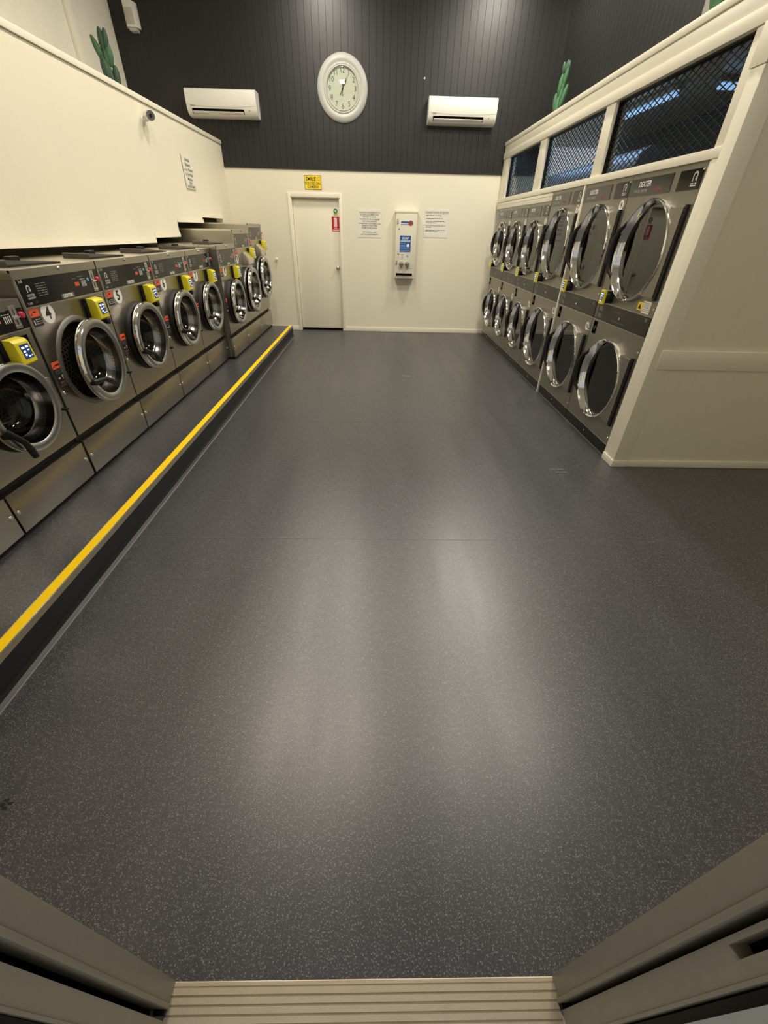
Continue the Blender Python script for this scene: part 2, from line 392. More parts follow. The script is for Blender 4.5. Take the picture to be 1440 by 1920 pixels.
DX0, DX1, DZ = -1.455, -0.650, 2.045     # door opening in the back wall
wb = MB().use(M_WALL)
grooved(wb, -3.8, DX0, 0, 2.40, axis='x', pos=YB, gd=0.0007, gw=0.004)
grooved(wb, DX1, 3.9, 0, 2.40, axis='x', pos=YB, gd=0.0007, gw=0.004)
wb.quad((DX0, YB, DZ), (DX1, YB, DZ), (DX1, YB, 2.40), (DX0, YB, 2.40))
wb.box(-3.8, DX0, YB+0.006, YB+0.12, 0, 2.40).box(DX1, 3.9, YB+0.006, YB+0.12, 0, 2.40).box(DX0, DX1, YB+0.006, YB+0.12, DZ, 2.40)
wb.box(DX0, DX1, YB+0.11, YB+0.12, 0, DZ)
struct('wall_back', wb, smooth=0)
wu = MB().use(M_DARKWALL)
grooved(wu, -3.8, 2.72, 2.43, CEIL, axis='x', pos=YB-0.010, gw=0.004, gd=0.0024, start=0.045)
wu.box(-3.8, 2.72, YB-0.004, YB+0.12, 2.40, CEIL)
wu.box(-3.8, 2.72, YB-0.016, YB-0.003, 2.395, 2.43)
struct('wall_back_upper', wu, smooth=0)
wl = MB().use(M_CONC); wl.box(-3.82, -3.70, 0.0, YB+0.1, 0, CEIL); struct('wall_left', wl, smooth=0)
pil = MB().use(M_CONC); pil.box(-3.70, -3.655, 7.29, 7.45, 2.70, CEIL); struct('trim_4', pil, bevel=0.008)
ce = MB().use(M_CEIL); ce.box(-3.9, 4.7, -0.1, YB+0.15, CEIL, CEIL+0.1); struct('ceiling', ce, smooth=0)
wr = MB().use(M_WALL); wr.box(4.6, 4.7, 0.0, 3.1, 0, CEIL); struct('wall_right', wr, smooth=0)

# front wall with the shopfront windows the daylight comes through (behind the camera)
wf = MB().use(M_WALL)
for sx in (-1, 1):
    wf.box(sx*0.62, sx*(3.9 if sx < 0 else 4.7), 0.08, 0.20, 0, 2.35)
wf.box(-3.9, 4.7, 0.08, 0.20, 4.25, CEIL).box(-3.9, -3.0, 0.08, 0.20, 2.35, 4.25).box(3.0, 4.7, 0.08, 0.20, 2.35, 4.25)
wf.box(-0.62, 0.62, 0.08, 0.20, 2.15, 2.35)
struct('wall_front', wf, smooth=0)
wm = MB().use(M_ALUDULL)
for x in (-3.0, -1.5, 0.0, 1.5, 3.0): wm.box(x-0.03, x+0.03, 0.10, 0.17, 2.35, 4.25)
for z in (2.38, 3.3, 4.22): wm.box(-3.0, 3.0, 0.11, 0.16, z-0.025, z+0.025)
struct('window_4', wm, smooth=0)

# bulkhead above the washers with its stepped lower edge
BX = -2.47
bk = MB().use(M_WALL); steps = [(0.21, 5.47, 1.459), (5.47, 6.17, 1.505), (6.17, 7.08, 1.655), (7.08, 7.985, 1.72), (7.985, YB, 0.001)]
for a, b, z in steps:
    za = z+(0.045 if a < 1 else 0)
    grooved(bk, a, b, za, 2.665, axis='y', pos=BX, out=1, gw=0.004, gd=0.0006)
    bk.prism([(a, za), (b, z), (b, 2.665), (a, 2.665)], BX-0.10, BX-0.006, 'x')
    if a < 1: bk.quad((BX, a, za), (BX, b, za), (BX, b, z))
    bk.quad((BX-0.01, a, za), (BX, a, za), (BX, b, z), (BX-0.01, b, z))
for (a, b, z), (a2, b2, z2) in zip(steps[:-1], steps[1:]):
    bk.quad((BX-0.01, b, z), (BX, b, z), (BX, b, z2), (BX-0.01, b, z2))
bk.box(-3.70, BX-0.01, 0.21, YB, 2.665, 2.70)
struct('wall_left_bulkhead', bk, smooth=0)
bt = MB().use(M_TRIM); bt.box(BX-0.11, BX+0.016, 0.21, YB-0.012, 2.668, 2.713); struct('trim_5', bt, bevel=0.004)
bt = MB().use(M_TRIM)
for a, b, z in steps[:-1]: n = len(bt.v); za = z+(0.045 if a < 1 else 0); bt.v += [(x, y, zz) for x in (BX+0.0005, BX+0.008) for y, zz in ((a, za), (b, z), (b, z+0.045), (a, za+0.045))]; [bt.face([n+q for q in f]) for f in ((0,1,2,3),(7,6,5,4),(0,4,5,1),(1,5,6,2),(2,6,7,3),(3,7,4,0))]
struct('trim_6', bt, smooth=0)

# skirting of the back wall, door architrave, door
sk = MB().use(M_TRIM)
for a, b in ((-3.7, -1.500), (-0.605, 2.3)): sk.box(a, b, YB-0.014, YB-0.0005, 0.001, 0.072)
struct('baseboard_back', sk, bevel=0.004)
ar = MB().use(M_TRIM)
ar.box(DX0-0.047, DX0, YB-0.018, YB-0.0005, 0.001, DZ+0.055).box(DX1, DX1+0.047, YB-0.018, YB-0.0005, 0.001, DZ+0.055)
ar.box(DX0, DX1, YB-0.018, YB-0.0005, DZ, DZ+0.055)
ar.box(DX0-0.001, DX0+0.012, YB-0.002, YB+0.10, 0.001, DZ).box(DX1-0.012, DX1+0.001, YB-0.002, YB+0.10, 0.001, DZ).box(DX0, DX1, YB-0.002, YB+0.10, DZ-0.012, DZ+0.001)
struct('trim_7', ar, bevel=0.003)
dr = MB().use(M_WALL); dr.box(DX0+0.015, DX1-0.015, YB+0.055, YB+0.095, 0.035, DZ-0.015)
door = struct('door_1', dr, bevel=0.003)
kn = MB().use(M_ALU); kn.lathe([(0.0, -0.0), (0.03, 0.0), (0.03, 0.006), (0.013, 0.010), (0.012, 0.034), (0.026, 0.044), (0.030, 0.058), (0.026, 0.072), (0.012, 0.078), (0, 0.079)], -0.717, 1.045, 28)
build('door_knob', kn, door, loc=(0, YB+0.055, 0), smooth=50)
gp = MB().use(M_VOID); gp.box(DX0+0.013, DX1-0.013, YB+0.05, YB+0.10, 0.0005, 0.033); struct('trim_8', gp, smooth=0)

# dark upper wall on the right, post and brown return
RA = math.radians(0.63); RP = Vector((2.04, 3.09, 0)); RM = Matrix.Translation(RP) @ Matrix.Rotation(RA, 4, 'Z') @ Matrix.Translation(-RP)
def right(o):
    """the dryer wall is very slightly out of square with the room"""
    o.matrix_world = RM @ o.matrix_world; return o
ud = MB().use(M_DARKWALL); grooved(ud, 4.985, YB-0.012, 2.785, CEIL, axis='y', pos=2.63, out=-1, gw=0.004, gd=0.0024)
ud.box(2.636, 2.72, 4.985, YB-0.012, 2.785, CEIL); struct('wall_right_upper', ud, smooth=0)
up = MB().use(M_BROWN); up.box(2.60, 2.72, 4.86, 4.98, 2.785, CEIL).box(2.75, 2.80, 3.1, 4.86, 2.785, CEIL); struct('trim_9', up, smooth=0)

# dryer wall: frame, windows with security mesh, partition
FX = 2.04
def fr(name, boxes, bevel=0.003, m=M_TRIM):
    mb = MB().use(m)
    for b in boxes: mb.box(*b)
    return right(struct(name, mb, bevel=bevel))
WIN = [(8.13, 6.74), (6.50, 5.005), (4.83, 3.275)]
WZ0, WZ1 = 2.085, 2.578
fr('wall_right_frame', [(FX, FX+0.11, 3.17, 8.47, 2.032, WZ0), (FX, FX+0.11, 3.09, 8.47, WZ1, 2.74),
   (FX, FX+0.11, 3.09, 3.275, WZ0-0.001, WZ1+0.001), (FX+0.004, FX+0.11, 4.83, 5.005, WZ0-0.001, WZ1+0.001), (FX+0.004, FX+0.11, 6.50, 6.74, WZ0-0.001, WZ1+0.001), (FX+0.004, FX+0.11, 8.13, 8.47, WZ0-0.001, WZ1+0.001)])
fr('trim_10', [(FX-0.014, FX+0.12, 3.076, 8.47, 2.741, 2.785)])
fr('trim_11', [(FX-0.009, FX-0.0005, 3.19, 8.47, WZ1, WZ1+0.075), (FX-0.009, FX-0.0005, 3.19, 8.47, WZ0-0.052, WZ0)])
fr('trim_12', [(FX-0.012, FX+0.11, 3.078, 3.185, 0.062, 2.40), (FX-0.006, FX+0.11, 3.1855, 3.245, 0.062, 2.031), (FX+0.002, FX+0.11, 3.2455, 3.272, 0.03, 2.031), (FX-0.018, FX+0.11, 3.072, 3.25, 0.001, 0.0615), (FX-0.018, FX-0.0005, 3.072, 3.2, 2.401, 2.577)])
fr('trim_13', [(FX-0.008, FX+0.1, 5.035, 5.058, 0.001, 2.031)])
fr('trim_14', [(FX+0.004, FX+0.05, 5.925, 8.47, 1.948, 2.031), (FX-0.001, FX+0.05, 5.925, 8.47, 1.995, 2.000)])
sh = MB().use(M_TRIM); sh.box(2.16, 2.72, 3.17, 8.47, 2.75, 2.784).box(2.72, 4.6, 3.17, 8.47, 2.75, 2.784); struct('wall_right_shelf', sh, smooth=0)
pt = MB().use(M_WALL); grooved(pt, FX+0.01, 4.6, 0.001, 2.74, axis='x', pos=3.09, gw=0.004, gd=0.0012, spacing=0.1, start=0.02)
pt.box(FX+0.02, 4.6, 3.096, 3.165, 0.001, 2.74); struct('wall_right_partition', pt, smooth=0)
pr = MB().use(M_TRIM); pr.box(FX+0.015, 4.6, 3.076, 3.0895, 0.001, 0.062); struct('baseboard_right', pr, bevel=0.004)
rl = MB().use(M_WALL); rl.box(FX+0.037, 4.6, 3.068, 3.0895, 0.823, 0.957); struct('trim_15', rl, bevel=0.003)
tp = MB().use(M_TRIM); tp.box(FX, 4.6, 3.074, 3.0895, 2.58, 2.78).box(FX+0.0, FX+0.03, 3.08, 3.0895, 0.06, 2.58); struct('trim_16', tp, bevel=0.003)

def security_mesh(y0, y1, z0, z1, p=0.088, q=0.045, w=0.0027):
    """expanded-metal diamonds clipped to the opening (in the plane x = 0)"""
    mb = MB().use(M_MESHBAR); k = q/p; L = y1-y0
    for sgn in (1, -1):
        lo, hi = (z0-k*L, z1) if sgn > 0 else (z0, z1+k*L)
        c = lo
        while c < hi:
            ts = [(y0, c if sgn > 0 else c), (y1, c+sgn*k*L)]
            ya, yb = y0, y1
            def zz(y): return c+sgn*k*(y-y0)
            if sgn > 0:
                ya = max(ya, y0+(z0-c)/k); yb = min(yb, y0+(z1-c)/k)
            else:
                ya = max(ya, y0+(c-z1)/k); yb = min(yb, y0+(c-z0)/k)
            if yb-ya > 0.01:
                d = 0.0015*sgn
                a1, a2 = zz(ya), zz(yb); n = len(mb.v)
                mb.v += [(x, y, z) for x in (-0.003+d, 0.003+d) for y, z in ((ya, a1-w), (yb, a2-w), (yb, a2+w), (ya, a1+w))]
                for f in ((0,1,2,3),(7,6,5,4),(0,4,5,1),(1,5,6,2),(2,6,7,3),(3,7,4,0)): mb.face([n+i for i in f])
            c += q
    return mb
for i, (ya, yb) in enumerate(WIN):
    lin = MB().use(M_BLACK)
    e = 0.012
    lin.box(FX+0.03, FX+0.07, yb, yb+e, WZ0, WZ1).box(FX+0.03, FX+0.07, ya-e, ya, WZ0, WZ1).box(FX+0.03, FX+0.07, yb+e, ya-e, WZ0, WZ0+e).box(FX+0.03, FX+0.07, yb+e, ya-e, WZ1-e, WZ1)
    w = struct('window_%d' % (i+1), lin, smooth=0)
    g = build('security_mesh', security_mesh(yb+0.004, ya-0.004, WZ0+0.004, WZ1-0.004), w, loc=(FX+0.05, 0, 0), smooth=0)
    right(w)
# service room behind the dryers: rear wall, ducts, tube lamps
sr = MB().use(M_SERV); sr.box(3.55, 3.65, 3.17, YB, 0.0, 2.75); struct('wall_service', sr, smooth=0)
dm = MB().use(M_DUCT); n = 70
dm.tube([(2.72, 5.30+3.05*k/n, 2.215) for k in range(n+1)], [0.158+0.007*(k % 2) for k in range(n+1)], 28)
tag(build('exhaust_duct', dm, smooth=60), 'silver blue flexible exhaust duct lying behind the far and middle mesh windows', 'duct')
def tube_lamp(name, p0, p1, label):
    r = thing(name, label, 'lamp', p0, 0, 'tube lamps behind the mesh windows')
    d = Vector(p1)-Vector(p0)
    t = MB().use(M_TUBE); t.cyl((0, 0, 0), d, 0.022, n=16); build('tube', t, r, smooth=40)
    h = MB().use(M_ALUPALE); u = d.normalized()
    if abs(u.y) > 0.5: h.box(-0.03, 0.03, -0.02, d.y+0.02, 0.024, 0.06)
    else: h.box(-0.02, d.x+0.02, -0.03, 0.03, 0.024, 0.06)
    build('lamp_housing', h, r, smooth=0)
tube_lamp('tube_lamp', (2.62, 5.02, 2.675), (2.62, 5.98, 2.675), 'blue white tube lamp running along the near mesh window, behind it')
tube_lamp('tube_lamp', (2.85, 4.82, 2.685), (3.45, 4.82, 2.685), 'short blue white tube lamp at the right end behind near mesh window')

# ------------------------------------------------------------------ doorway the camera stands in
def threshold():
    mb = MB().use(M_PALEALU); prof = [(-0.12, 0.0), (0.1785, 0.0), (0.1785, 0.0055), (0.1768, 0.0062), (0.1700, 0.0062), (0.1690, 0.0042)]
    y = 0.1678
    while y > -0.11:
        prof += [(y, 0.0040), (y-0.0012, 0.0078), (y-0.0128, 0.0078), (y-0.0142, 0.0045)]; y -= 0.0160
    prof += [(-0.12, 0.004)]
    mb.prism(prof, -0.517, 0.489, 'x'); return mb
struct('trim_17', threshold(), smooth=0, loc=(0, 0, -0.002))
sb = MB().use(M_CONC); sb.box(-1.2, 1.2, -0.6, 0.177, -0.1, -0.004); struct('floor_entry', sb, smooth=0)
for sx, X, n1, n2 in ((-1, -0.511, 'trim_18', 'door_2'), (1, 0.4885, 'trim_19', 'door_3')):
    j = MB().use(M_ALUDULL)
    j.box(X, X+sx*0.11, 0.141, 0.181, 0.0005, 2.15)
    j.box(X-sx*0.0035, X+sx*0.11, 0.1315, 0.1408, 0.0005, 2.15)
    jo = struct(n1, j, bevel=0.0015)
    v = MB().use(M_VOID); v.box(X+sx*0.045, X+sx*0.10, 0.05, 0.131, 0.001, 2.15); build('door_pocket', v, jo, smooth=0)
    l = MB().use(M_ALUDULL)
    XL = X+sx*0.004
    if sx < 0:
        l.box(XL, XL-0.04, 0.079, 0.1135, 0.012, 2.12); l.box(XL+0.0022, XL-0.03, 0.0735, 0.0785, 0.012, 2.12)
    else:
        h0, h1 = 0.842, 1.02
        l.box(XL, XL+0.04, 0.081, 0.1205, 0.012, h0).box(XL, XL+0.04, 0.081, 0.1205, h1, 2.12)
        l.box(XL, XL+0.04, 0.081, 0.0985, h0, h1).box(XL, XL+0.04, 0.1135, 0.1205, h0, h1)
        l.box(XL-0.0022, XL+0.03, 0.0755, 0.0805, 0.012, 2.12)
    lo = struct(n2, l, smooth=0)
    if sx > 0:
        p = MB().use(M_VOID); p.box(XL+0.028, XL+0.039, 0.0986, 0.1134, 0.842, 1.02); build('lock_pocket', p, lo, smooth=0)
    else:
        g = MB().use(M_INK)
        for b in ((0.084, 0.0852, 0.03, 0.075), (0.1, 0.1012, 0.03, 0.075), (0.0852, 0.1, 0.0735, 0.075), (0.0905, 0.0955, 0.03, 0.052)):
            g.box(XL+0.0003, XL+0.0009, *b)
        build('guide_plate', g, lo, smooth=0)
    br = MB().use(M_RUBBER); br.box(X+sx*0.012, X+sx*0.04, 0.060, 0.0725, 0.001, 2.12); br.box(X+sx*0.002, X+sx*0.03, 0.1215, 0.1305, 0.001, 0.02); build('brush_seal', br, lo, smooth=0)
    o = MB().use(M_ALUPALE); o.box(X+sx*0.002, X+sx*0.11, -0.05, 0.059, 0.001, 2.15)
    struct('trim_%d' % (20 if sx < 0 else 21), o, smooth=0)

# ------------------------------------------------------------------ step nosing
ns = thing('step_nosing', 'yellow-topped aluminium nosing along the edge of the washer step', 'step edge', (-1.53, 0.19, 0.17))
yb_ = MB().use(M_YELLOW); yb_.box(-0.0560, -0.0060, 0, 7.77, 0.0012, 0.0048); build('yellow_insert', yb_, ns, smooth=0)
nb = MB().use(M_ALU); nb.box(-0.0590, -0.0563, 0, 7.775, 0.0008, 0.0055).box(-0.0057, 0.0, 0, 7.775, 0.0003, 0.0055); build('rim', nb, ns, smooth=0)
nl = MB().use(M_ALUDULL); nl.box(-0.0055, 0.0, 0, 7.775, -0.029, 0.0); build('lip', nl, ns, smooth=0)

# ------------------------------------------------------------------ washers
WG = 'front-loading washers on the step'
def wave_logo(mb, x, z, s, out=0.0):
    """arch with a slanted fold inside: the maker's mark on the panels"""
    n = 12; pts_o = [(x+s*0.5*math.cos(PI-PI*i/n), z+s*0.15+s*0.5*math.sin(PI-PI*i/n)) for i in range(n+1)]
    pts_i = [(x+s*0.30*math.cos(PI-PI*i/n), z+s*0.15+s*0.28*math.sin(PI-PI*i/n)) for i in range(n+1)]
    po = [(x-s*0.5, z-s*0.5)]+pts_o+[(x+s*0.5, z-s*0.5)]; pi_ = [(x-s*0.30, z-s*0.5)]+pts_i+[(x+s*0.30, z-s*0.5)]
    for i in range(len(po)-1):
        mb.quad((po[i][0], -out, po[i][1]), (po[i+1][0], -out, po[i+1][1]), (pi_[i+1][0], -out, pi_[i+1][1]), (pi_[i][0], -out, pi_[i][1]))
    mb.quad((x+s*0.02, -out, z+s*0.1), (x+s*0.14, -out, z+s*0.1), (x+s*0.40, -out, z-s*0.5), (x+s*0.16, -out, z-s*0.32))
    return mb
def bars(mb, x0, x1, z, h, seed, out=0.0, word=0.02):
    """a line of print too small to read: word-length dashes"""
    rnd = random.Random(seed); x = x0
    while x < x1-word*0.3:
        w = min(word*rnd.uniform(0.5, 1.5), x1-x)
        mb.quad((x, -out, z-h/2), (x+w, -out, z-h/2), (x+w, -out, z+h/2), (x, -out, z+h/2)); x += w+word*0.22
    return mb

def washer(label, name_no, X, y0, y1, Zb, H, zc, R, panel, grey=M_STEEL, ajar=0.0, coin_box=False, handle=0.0, lid=True, depth=0.64, simple=False, side_vis=False):
    W = y1-y0; h = W/2-0.0055
    root = thing('washing_machine', label, 'washing machine', (X, (y0+y1)/2, Zb), PI/2, WG)
    key = (round(W, 3), H, zc, R, panel, coin_box, depth)
    pz0, pz1 = panel
    def cab():
        b = MB().use(M_STEEL)
        b.holed(-h, h, 0.305, pz0-0.004, -0.028, zc, R*0.93, 0.0)
        b.quad((-h, 0, pz0-0.004), (h, 0, pz0-0.004), (h, 0, H-0.046), (-h, 0, H-0.046))
        b.quad((-h, 0, 0.305), (h, 0, 0.305), (h, 0.03, 0.305), (-h, 0.03, 0.305))
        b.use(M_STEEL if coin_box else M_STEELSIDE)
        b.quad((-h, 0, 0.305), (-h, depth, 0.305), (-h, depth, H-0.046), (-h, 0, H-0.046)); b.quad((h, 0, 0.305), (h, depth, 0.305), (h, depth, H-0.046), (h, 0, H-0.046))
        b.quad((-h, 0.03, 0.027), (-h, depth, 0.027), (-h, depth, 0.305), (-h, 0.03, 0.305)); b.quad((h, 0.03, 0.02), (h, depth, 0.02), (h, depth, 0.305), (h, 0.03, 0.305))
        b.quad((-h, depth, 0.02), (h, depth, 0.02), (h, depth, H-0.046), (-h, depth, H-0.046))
        b.use(M_RUBBER).quad((-h, 0.032, 0.02), (h, 0.032, 0.02), (h, 0.032, 0.305), (-h, 0.032, 0.305)); b.use(M_STEELSIDE)  # groove back is near-black: the shade of the recess put into its colour
        b.use(M_STEEL).box(-h, h, -0.004, 0.0, H-0.062, H-0.048)
        return b.mesh('cabinet', 30)
    link('cabinet', cached(('cab',)+key, cab), root)
    def kick():
        b = MB().use(M_STEEL); b.box(-h, h, -0.010, 0.028, 0.027, 0.262); return b.mesh('kick_panel', 30, 0.003)
    link('kick_panel', cached(('kick', key[0]), kick), root)
    def pli():
        b = MB().use(M_RUBBER); b.box(-h, h, 0.006, depth, 0.001, 0.0265); return b.mesh('base_gap_shade', 0)  # near-black block standing in for the shaded gap under the washer
    link('base_gap_shade', cached(('pli', key[0], depth), pli), root)
    def top():
        b = MB().use(M_STEEL); b.box(-h, h, -0.008, 0.004, H-0.045, H-0.0005); b.use(M_STEELTOP).box(-h, h, -0.0078, depth, H-0.014, H)
        b.use(M_STEEL).box(-h, -h+0.01, 0.004, depth, H-0.045, H-0.014).box(h-0.01, h, 0.004, depth, H-0.045, H-0.014)
        return b.mesh('top_cover', 30)
    link('top_cover', cached(('top', key[0], H, depth), top), root)
    bolt = cached('bolt', lambda: MB().use(M_CHROME).lathe([(0.011, 0), (0.011, 0.004), (0.007, 0.008), (0, 0.009)], 0, 0, 14).mesh('bolt', 40))
    link('bolt', bolt, root, (0.01, -0.008, H-0.016))
    link('bolt', bolt, root, (-h+0.022, -0.010, 0.15)); link('bolt', bolt, root, (h-0.022, -0.010, 0.15))
    link('bolt', bolt, root, (-h+0.03, 0, 0.58))
    if coin_box: link('bolt', bolt, root, (h-0.04, -0.008, H-0.018))
    # control panel with its print, coin slide, button and display
    def pan():
        b = MB().use(M_PANEL); b.box(-h+0.016, h-0.006, -0.006, 0.0, pz0, pz1)
        b.use(M_ALU).box(-h+0.006, h, -0.0075, 0.0, pz1+0.001, pz1+0.007).box(-h+0.006, h, -0.0065, 0.0, pz0-0.007, pz0-0.001).box(-h+0.006, -h+0.015, -0.0065, 0.0, pz0, pz1)
        return b.mesh('control_panel', 0)
    cp = link('control_panel', cached(('pan', key[0], panel), pan), root)
    ph = pz1-pz0; zm = (pz0+pz1)/2
    big = W > 0.6
    def printed():
        b = MB().use(M_LETTER)
        wave_logo(b, -h+0.085, zm+ph*0.10, ph*0.22)
        b.use(M_FAINT)
        for i in range(6): bars(b, -h+0.15, -h+0.235, pz1-ph*(0.26+0.085*i), 0.005, i, word=0.03)
        b.use(M_LETTER)
        for i in range(4): b.quad((0.185+i*0.0135, 0, zm-0.022), (0.192+i*0.0135, 0, zm-0.022), (0.192+i*0.0135, 0, zm+0.012), (0.185+i*0.0135, 0, zm+0.012))
        bars(b, 0.175, 0.24, zm+0.020, 0.003, 3, word=0.018)
        b.use(M_FAINT); bars(b, 0.10, 0.14, zm+0.028, 0.004, 5, word=0.02); bars(b, 0.16, 0.215, zm+0.036, 0.004, 6, word=0.02)
        b.use(M_DGREY).quad((-0.055, 0.0002, pz0+0.003), (0.075, 0.0002, pz0+0.003), (0.075, 0.0002, pz0+0.030), (-0.055, 0.0002, pz0+0.030))
        return b.mesh('printed_marks', 0)
    link('printed_marks', cached(('prn', key[0], panel), printed), cp, (0, -0.0068, 0))
    joined_text('lettering', [('DEXTER', 0.026, M_WHITE, 0.01, pz0+0.0165, dict(bold=0.0008, narrow=1.0)),
        ('3x8', 0.022, M_LETTER, -h+0.045, pz1-0.016, dict()), ('DEXTER', 0.016, M_LETTER, -h+0.087, zm-ph*0.12, dict(bold=0.0004)), ('LAUNDRY', 0.0135, M_LETTER, -h+0.087, zm-ph*0.22, dict(bold=0.0004)),
        ('T-400', 0.016, M_LETTER, -h+0.055, pz0+0.014, dict()), ('DC', 0.014, M_FAINT, -h+0.115, pz0+0.016, dict())], cp, (0, -0.0072, 0))
    dg = cached('dig', lambda: text_mesh('888', 0.030, M_DIGIT, 0.001))
    link('digital_display', dg, cp, (0.135, -0.0070, zm-0.004))
    led = cached('led', lambda: MB().use(M_TEAL).lathe([(0.011, 0), (0.010, 0.003), (0, 0.004)], 0, 0, 16).mesh('indicator', 40))
    link('indicator_light', led, cp, (0.262, -0.006, zm+0.012))
    def coin():
        b = MB().use(M_ALU); b.box(-0.022, 0.022, -0.010, -0.006, -ph*0.44, ph*0.44)
        b.use(M_INK).box(-0.003, 0.003, -0.0106, -0.0100, 0.01, ph*0.32).box(-0.004, 0.004, -0.0106, -0.0100, -ph*0.30, -0.012)
        b.use(M_CHROME).box(-0.020, 0.022, -0.020, -0.010, -0.004, 0.004).box(-0.018, 0.018, -0.016, -0.010, -ph*0.36, -ph*0.32)
        return b.mesh('coin_slide', 0)
    link('coin_slide', cached(('coin', panel), coin), cp, (h-0.073, 0, zm))
    btn = cached('btn', lambda: MB().use(M_REDBTN).lathe([(0.017, 0), (0.017, 0.010), (0.013, 0.015), (0, 0.016)], 0, 0, 20).mesh('red_button', 40))
    link('push_button', btn, cp, (h-0.026, -0.006, zm+0.004))
    # warning labels and number
    def lab1():
        b = MB().use(M_ORANGE); b.box(-0.038, 0.038, -0.0012, 0, 0.004, 0.046); b.use(M_INK).box(-0.038, 0.038, -0.0012, 0, -0.046, 0.004)
        b.use(M_INK); b.quad((-0.030, -0.0015, 0.014), (-0.018, -0.0015, 0.014), (-0.024, -0.0015, 0.030)); bars(b, -0.010, 0.026, 0.028, 0.008, 1, 0.0015, 0.04)
        b.use(M_LETTER)
        for i in range(3): bars(b, -0.014, 0.032, -0.010-i*0.011, 0.003, i+9, 0.0015, 0.02)
        b.quad((-0.030, -0.0015, -0.036), (-0.022, -0.0015, -0.036), (-0.022, -0.0015, -0.012), (-0.030, -0.0015, -0.012))
        return b.mesh('warning_label', 0)
    link('warning_label', cached('lab1', lab1), root, (-h+0.062, 0, pz0-0.058))
    def lab2():
        b = MB().use(M_ORANGE); b.box(-0.036, 0.036, -0.0012, 0, 0.036, 0.075); b.use(M_INK).box(-0.036, 0.036, -0.0012, 0, -0.075, 0.036)
        b.quad((-0.028, -0.0015, 0.046), (-0.018, -0.0015, 0.046), (-0.023, -0.0015, 0.062)); bars(b, -0.012, 0.028, 0.056, 0.009, 2, 0.0015, 0.05)
        b.use(M_FAINT)
        for i in range(3): bars(b, -0.028, 0.028, 0.026-i*0.009, 0.003, i+3, 0.0015, 0.02)
        b.use(M_LETTER).quad((-0.024, -0.0015, -0.024), (-0.008, -0.0015, -0.024), (-0.008, -0.0015, -0.014), (-0.024, -0.0015, -0.014))
        b.quad((0.012, -0.0015, -0.030), (0.018, -0.0015, -0.030), (0.018, -0.0015, -0.004), (0.012, -0.0015, -0.004)); b.quad((0.006, -0.0015, -0.012), (0.024, -0.0015, -0.010), (0.024, -0.0015, -0.006), (0.006, -0.0015, -0.008))
        b.use(M_REDTEXT); bars(b, -0.022, 0.022, -0.046, 0.010, 7, 0.0015, 0.03)
        b.use(M_FAINT); bars(b, -0.028, 0.028, -0.060, 0.003, 8, 0.0015, 0.02); bars(b, -0.028, 0.028, -0.067, 0.003, 12, 0.0015, 0.02)
        return b.mesh('warning_label', 0)
    link('warning_label', cached('lab2', lab2), root, (-h+0.058, 0, zc-0.005))
    disc = cached('disc', lambda: MB().use(M_WHITE).lathe([(0.055, 0), (0.055, 0.001), (0, 0.001)], 0, 0, 40).mesh('number_disc', 20))
    if name_no:
        nx = (-h+0.17, -0.0002, pz0-0.052) if not coin_box else (-h+0.058, -0.0002, pz0-0.12)
        nd = link('number_disc', disc, root, nx)
        text('numeral', name_no, 0.088, M_INK, nd, (0, -0.0016, -0.002), bold=0.003)
    # reader
    zr = pz0-0.088; ur = h-0.155
    def rec():
        b = MB().use(M_VOID); b.box(-0.10, 0.115, -0.0015, 0.0, -0.055, 0.058)
        b.use(M_ALU).box(-0.10, 0.118, -0.003, 0.0, -0.059, -0.055).box(0.115, 0.118, -0.003, 0, -0.055, 0.058)
        b.use(M_BLACK).lathe([(0.03, 0.0015), (0.028, 0.006), (0, 0.007)], 0.07, 0.012, 18)
        return b.mesh('coin_box_recess', 0)
    def reader_box():
        b = MB().use(M_READER)
        b.prism([(-0.022, -0.062), (-0.058, -0.066), (-0.088, -0.050), (-0.078, 0.052), (-0.062, 0.066), (-0.022, 0.070)], -0.052, 0.052, 'x')
        return b.mesh('card_reader', 30, 0.003)
    def reader_back():
        b = MB().use(M_BLACK); b.box(-0.058, 0.046, -0.0215, -0.0002, -0.064, 0.068); return b.mesh('reader_mount', 0, 0.003)
    def reader_scr():
        b = MB().use(M_SCREEN); P = lambda u, t, o=0.0: (u, -0.0884+0.010*t-o, -0.050+0.102*t-0.001)
        b.quad(P(-0.026, 0.20), P(0.040, 0.20), P(0.040, 0.90), P(-0.026, 0.90)); b.use(M_ICON)
        for (u, t, w, q) in ((-0.018, 0.74, 0.020, 0.10), (0.012, 0.76, 0.020, 0.09), (-0.016, 0.56, 0.016, 0.09), (0.014, 0.60, 0.016, 0.06), (-0.014, 0.40, 0.014, 0.09), (0.006, 0.30, 0.012, 0.07), (0.026, 0.32, 0.008, 0.06)):
            b.quad(P(u, t-q/2, 0.0006), P(u+w, t-q/2, 0.0006), P(u+w, t+q/2, 0.0006), P(u, t+q/2, 0.0006))
        return b.mesh('screen', 0)
    if not coin_box:
        link('coin_box_recess', cached('rec', rec), root, (ur, 0, zr))
        ro = (ur-0.045, -0.0018, zr)
        rd = link('card_reader', cached('rdr', reader_box), root, ro)
        link('screen', cached('rds', reader_scr), rd); link('reader_mount', cached('rdb', reader_back), rd)
        kx = ur+0.005
    else:
        def drop():
            b = MB().use(M_STEELTOP)
            b.prism([(0, -0.085), (-0.06, -0.085), (-0.085, -0.065), (-0.085, 0.0), (-0.012, 0.075), (0, 0.075)], -0.21, 0.070, 'x')
            return b.mesh('coin_drop_box', 30, 0.003)
        link('coin_drop_box', cached('drop', drop), root, (ur-0.10, -0.0005, pz0-0.130))
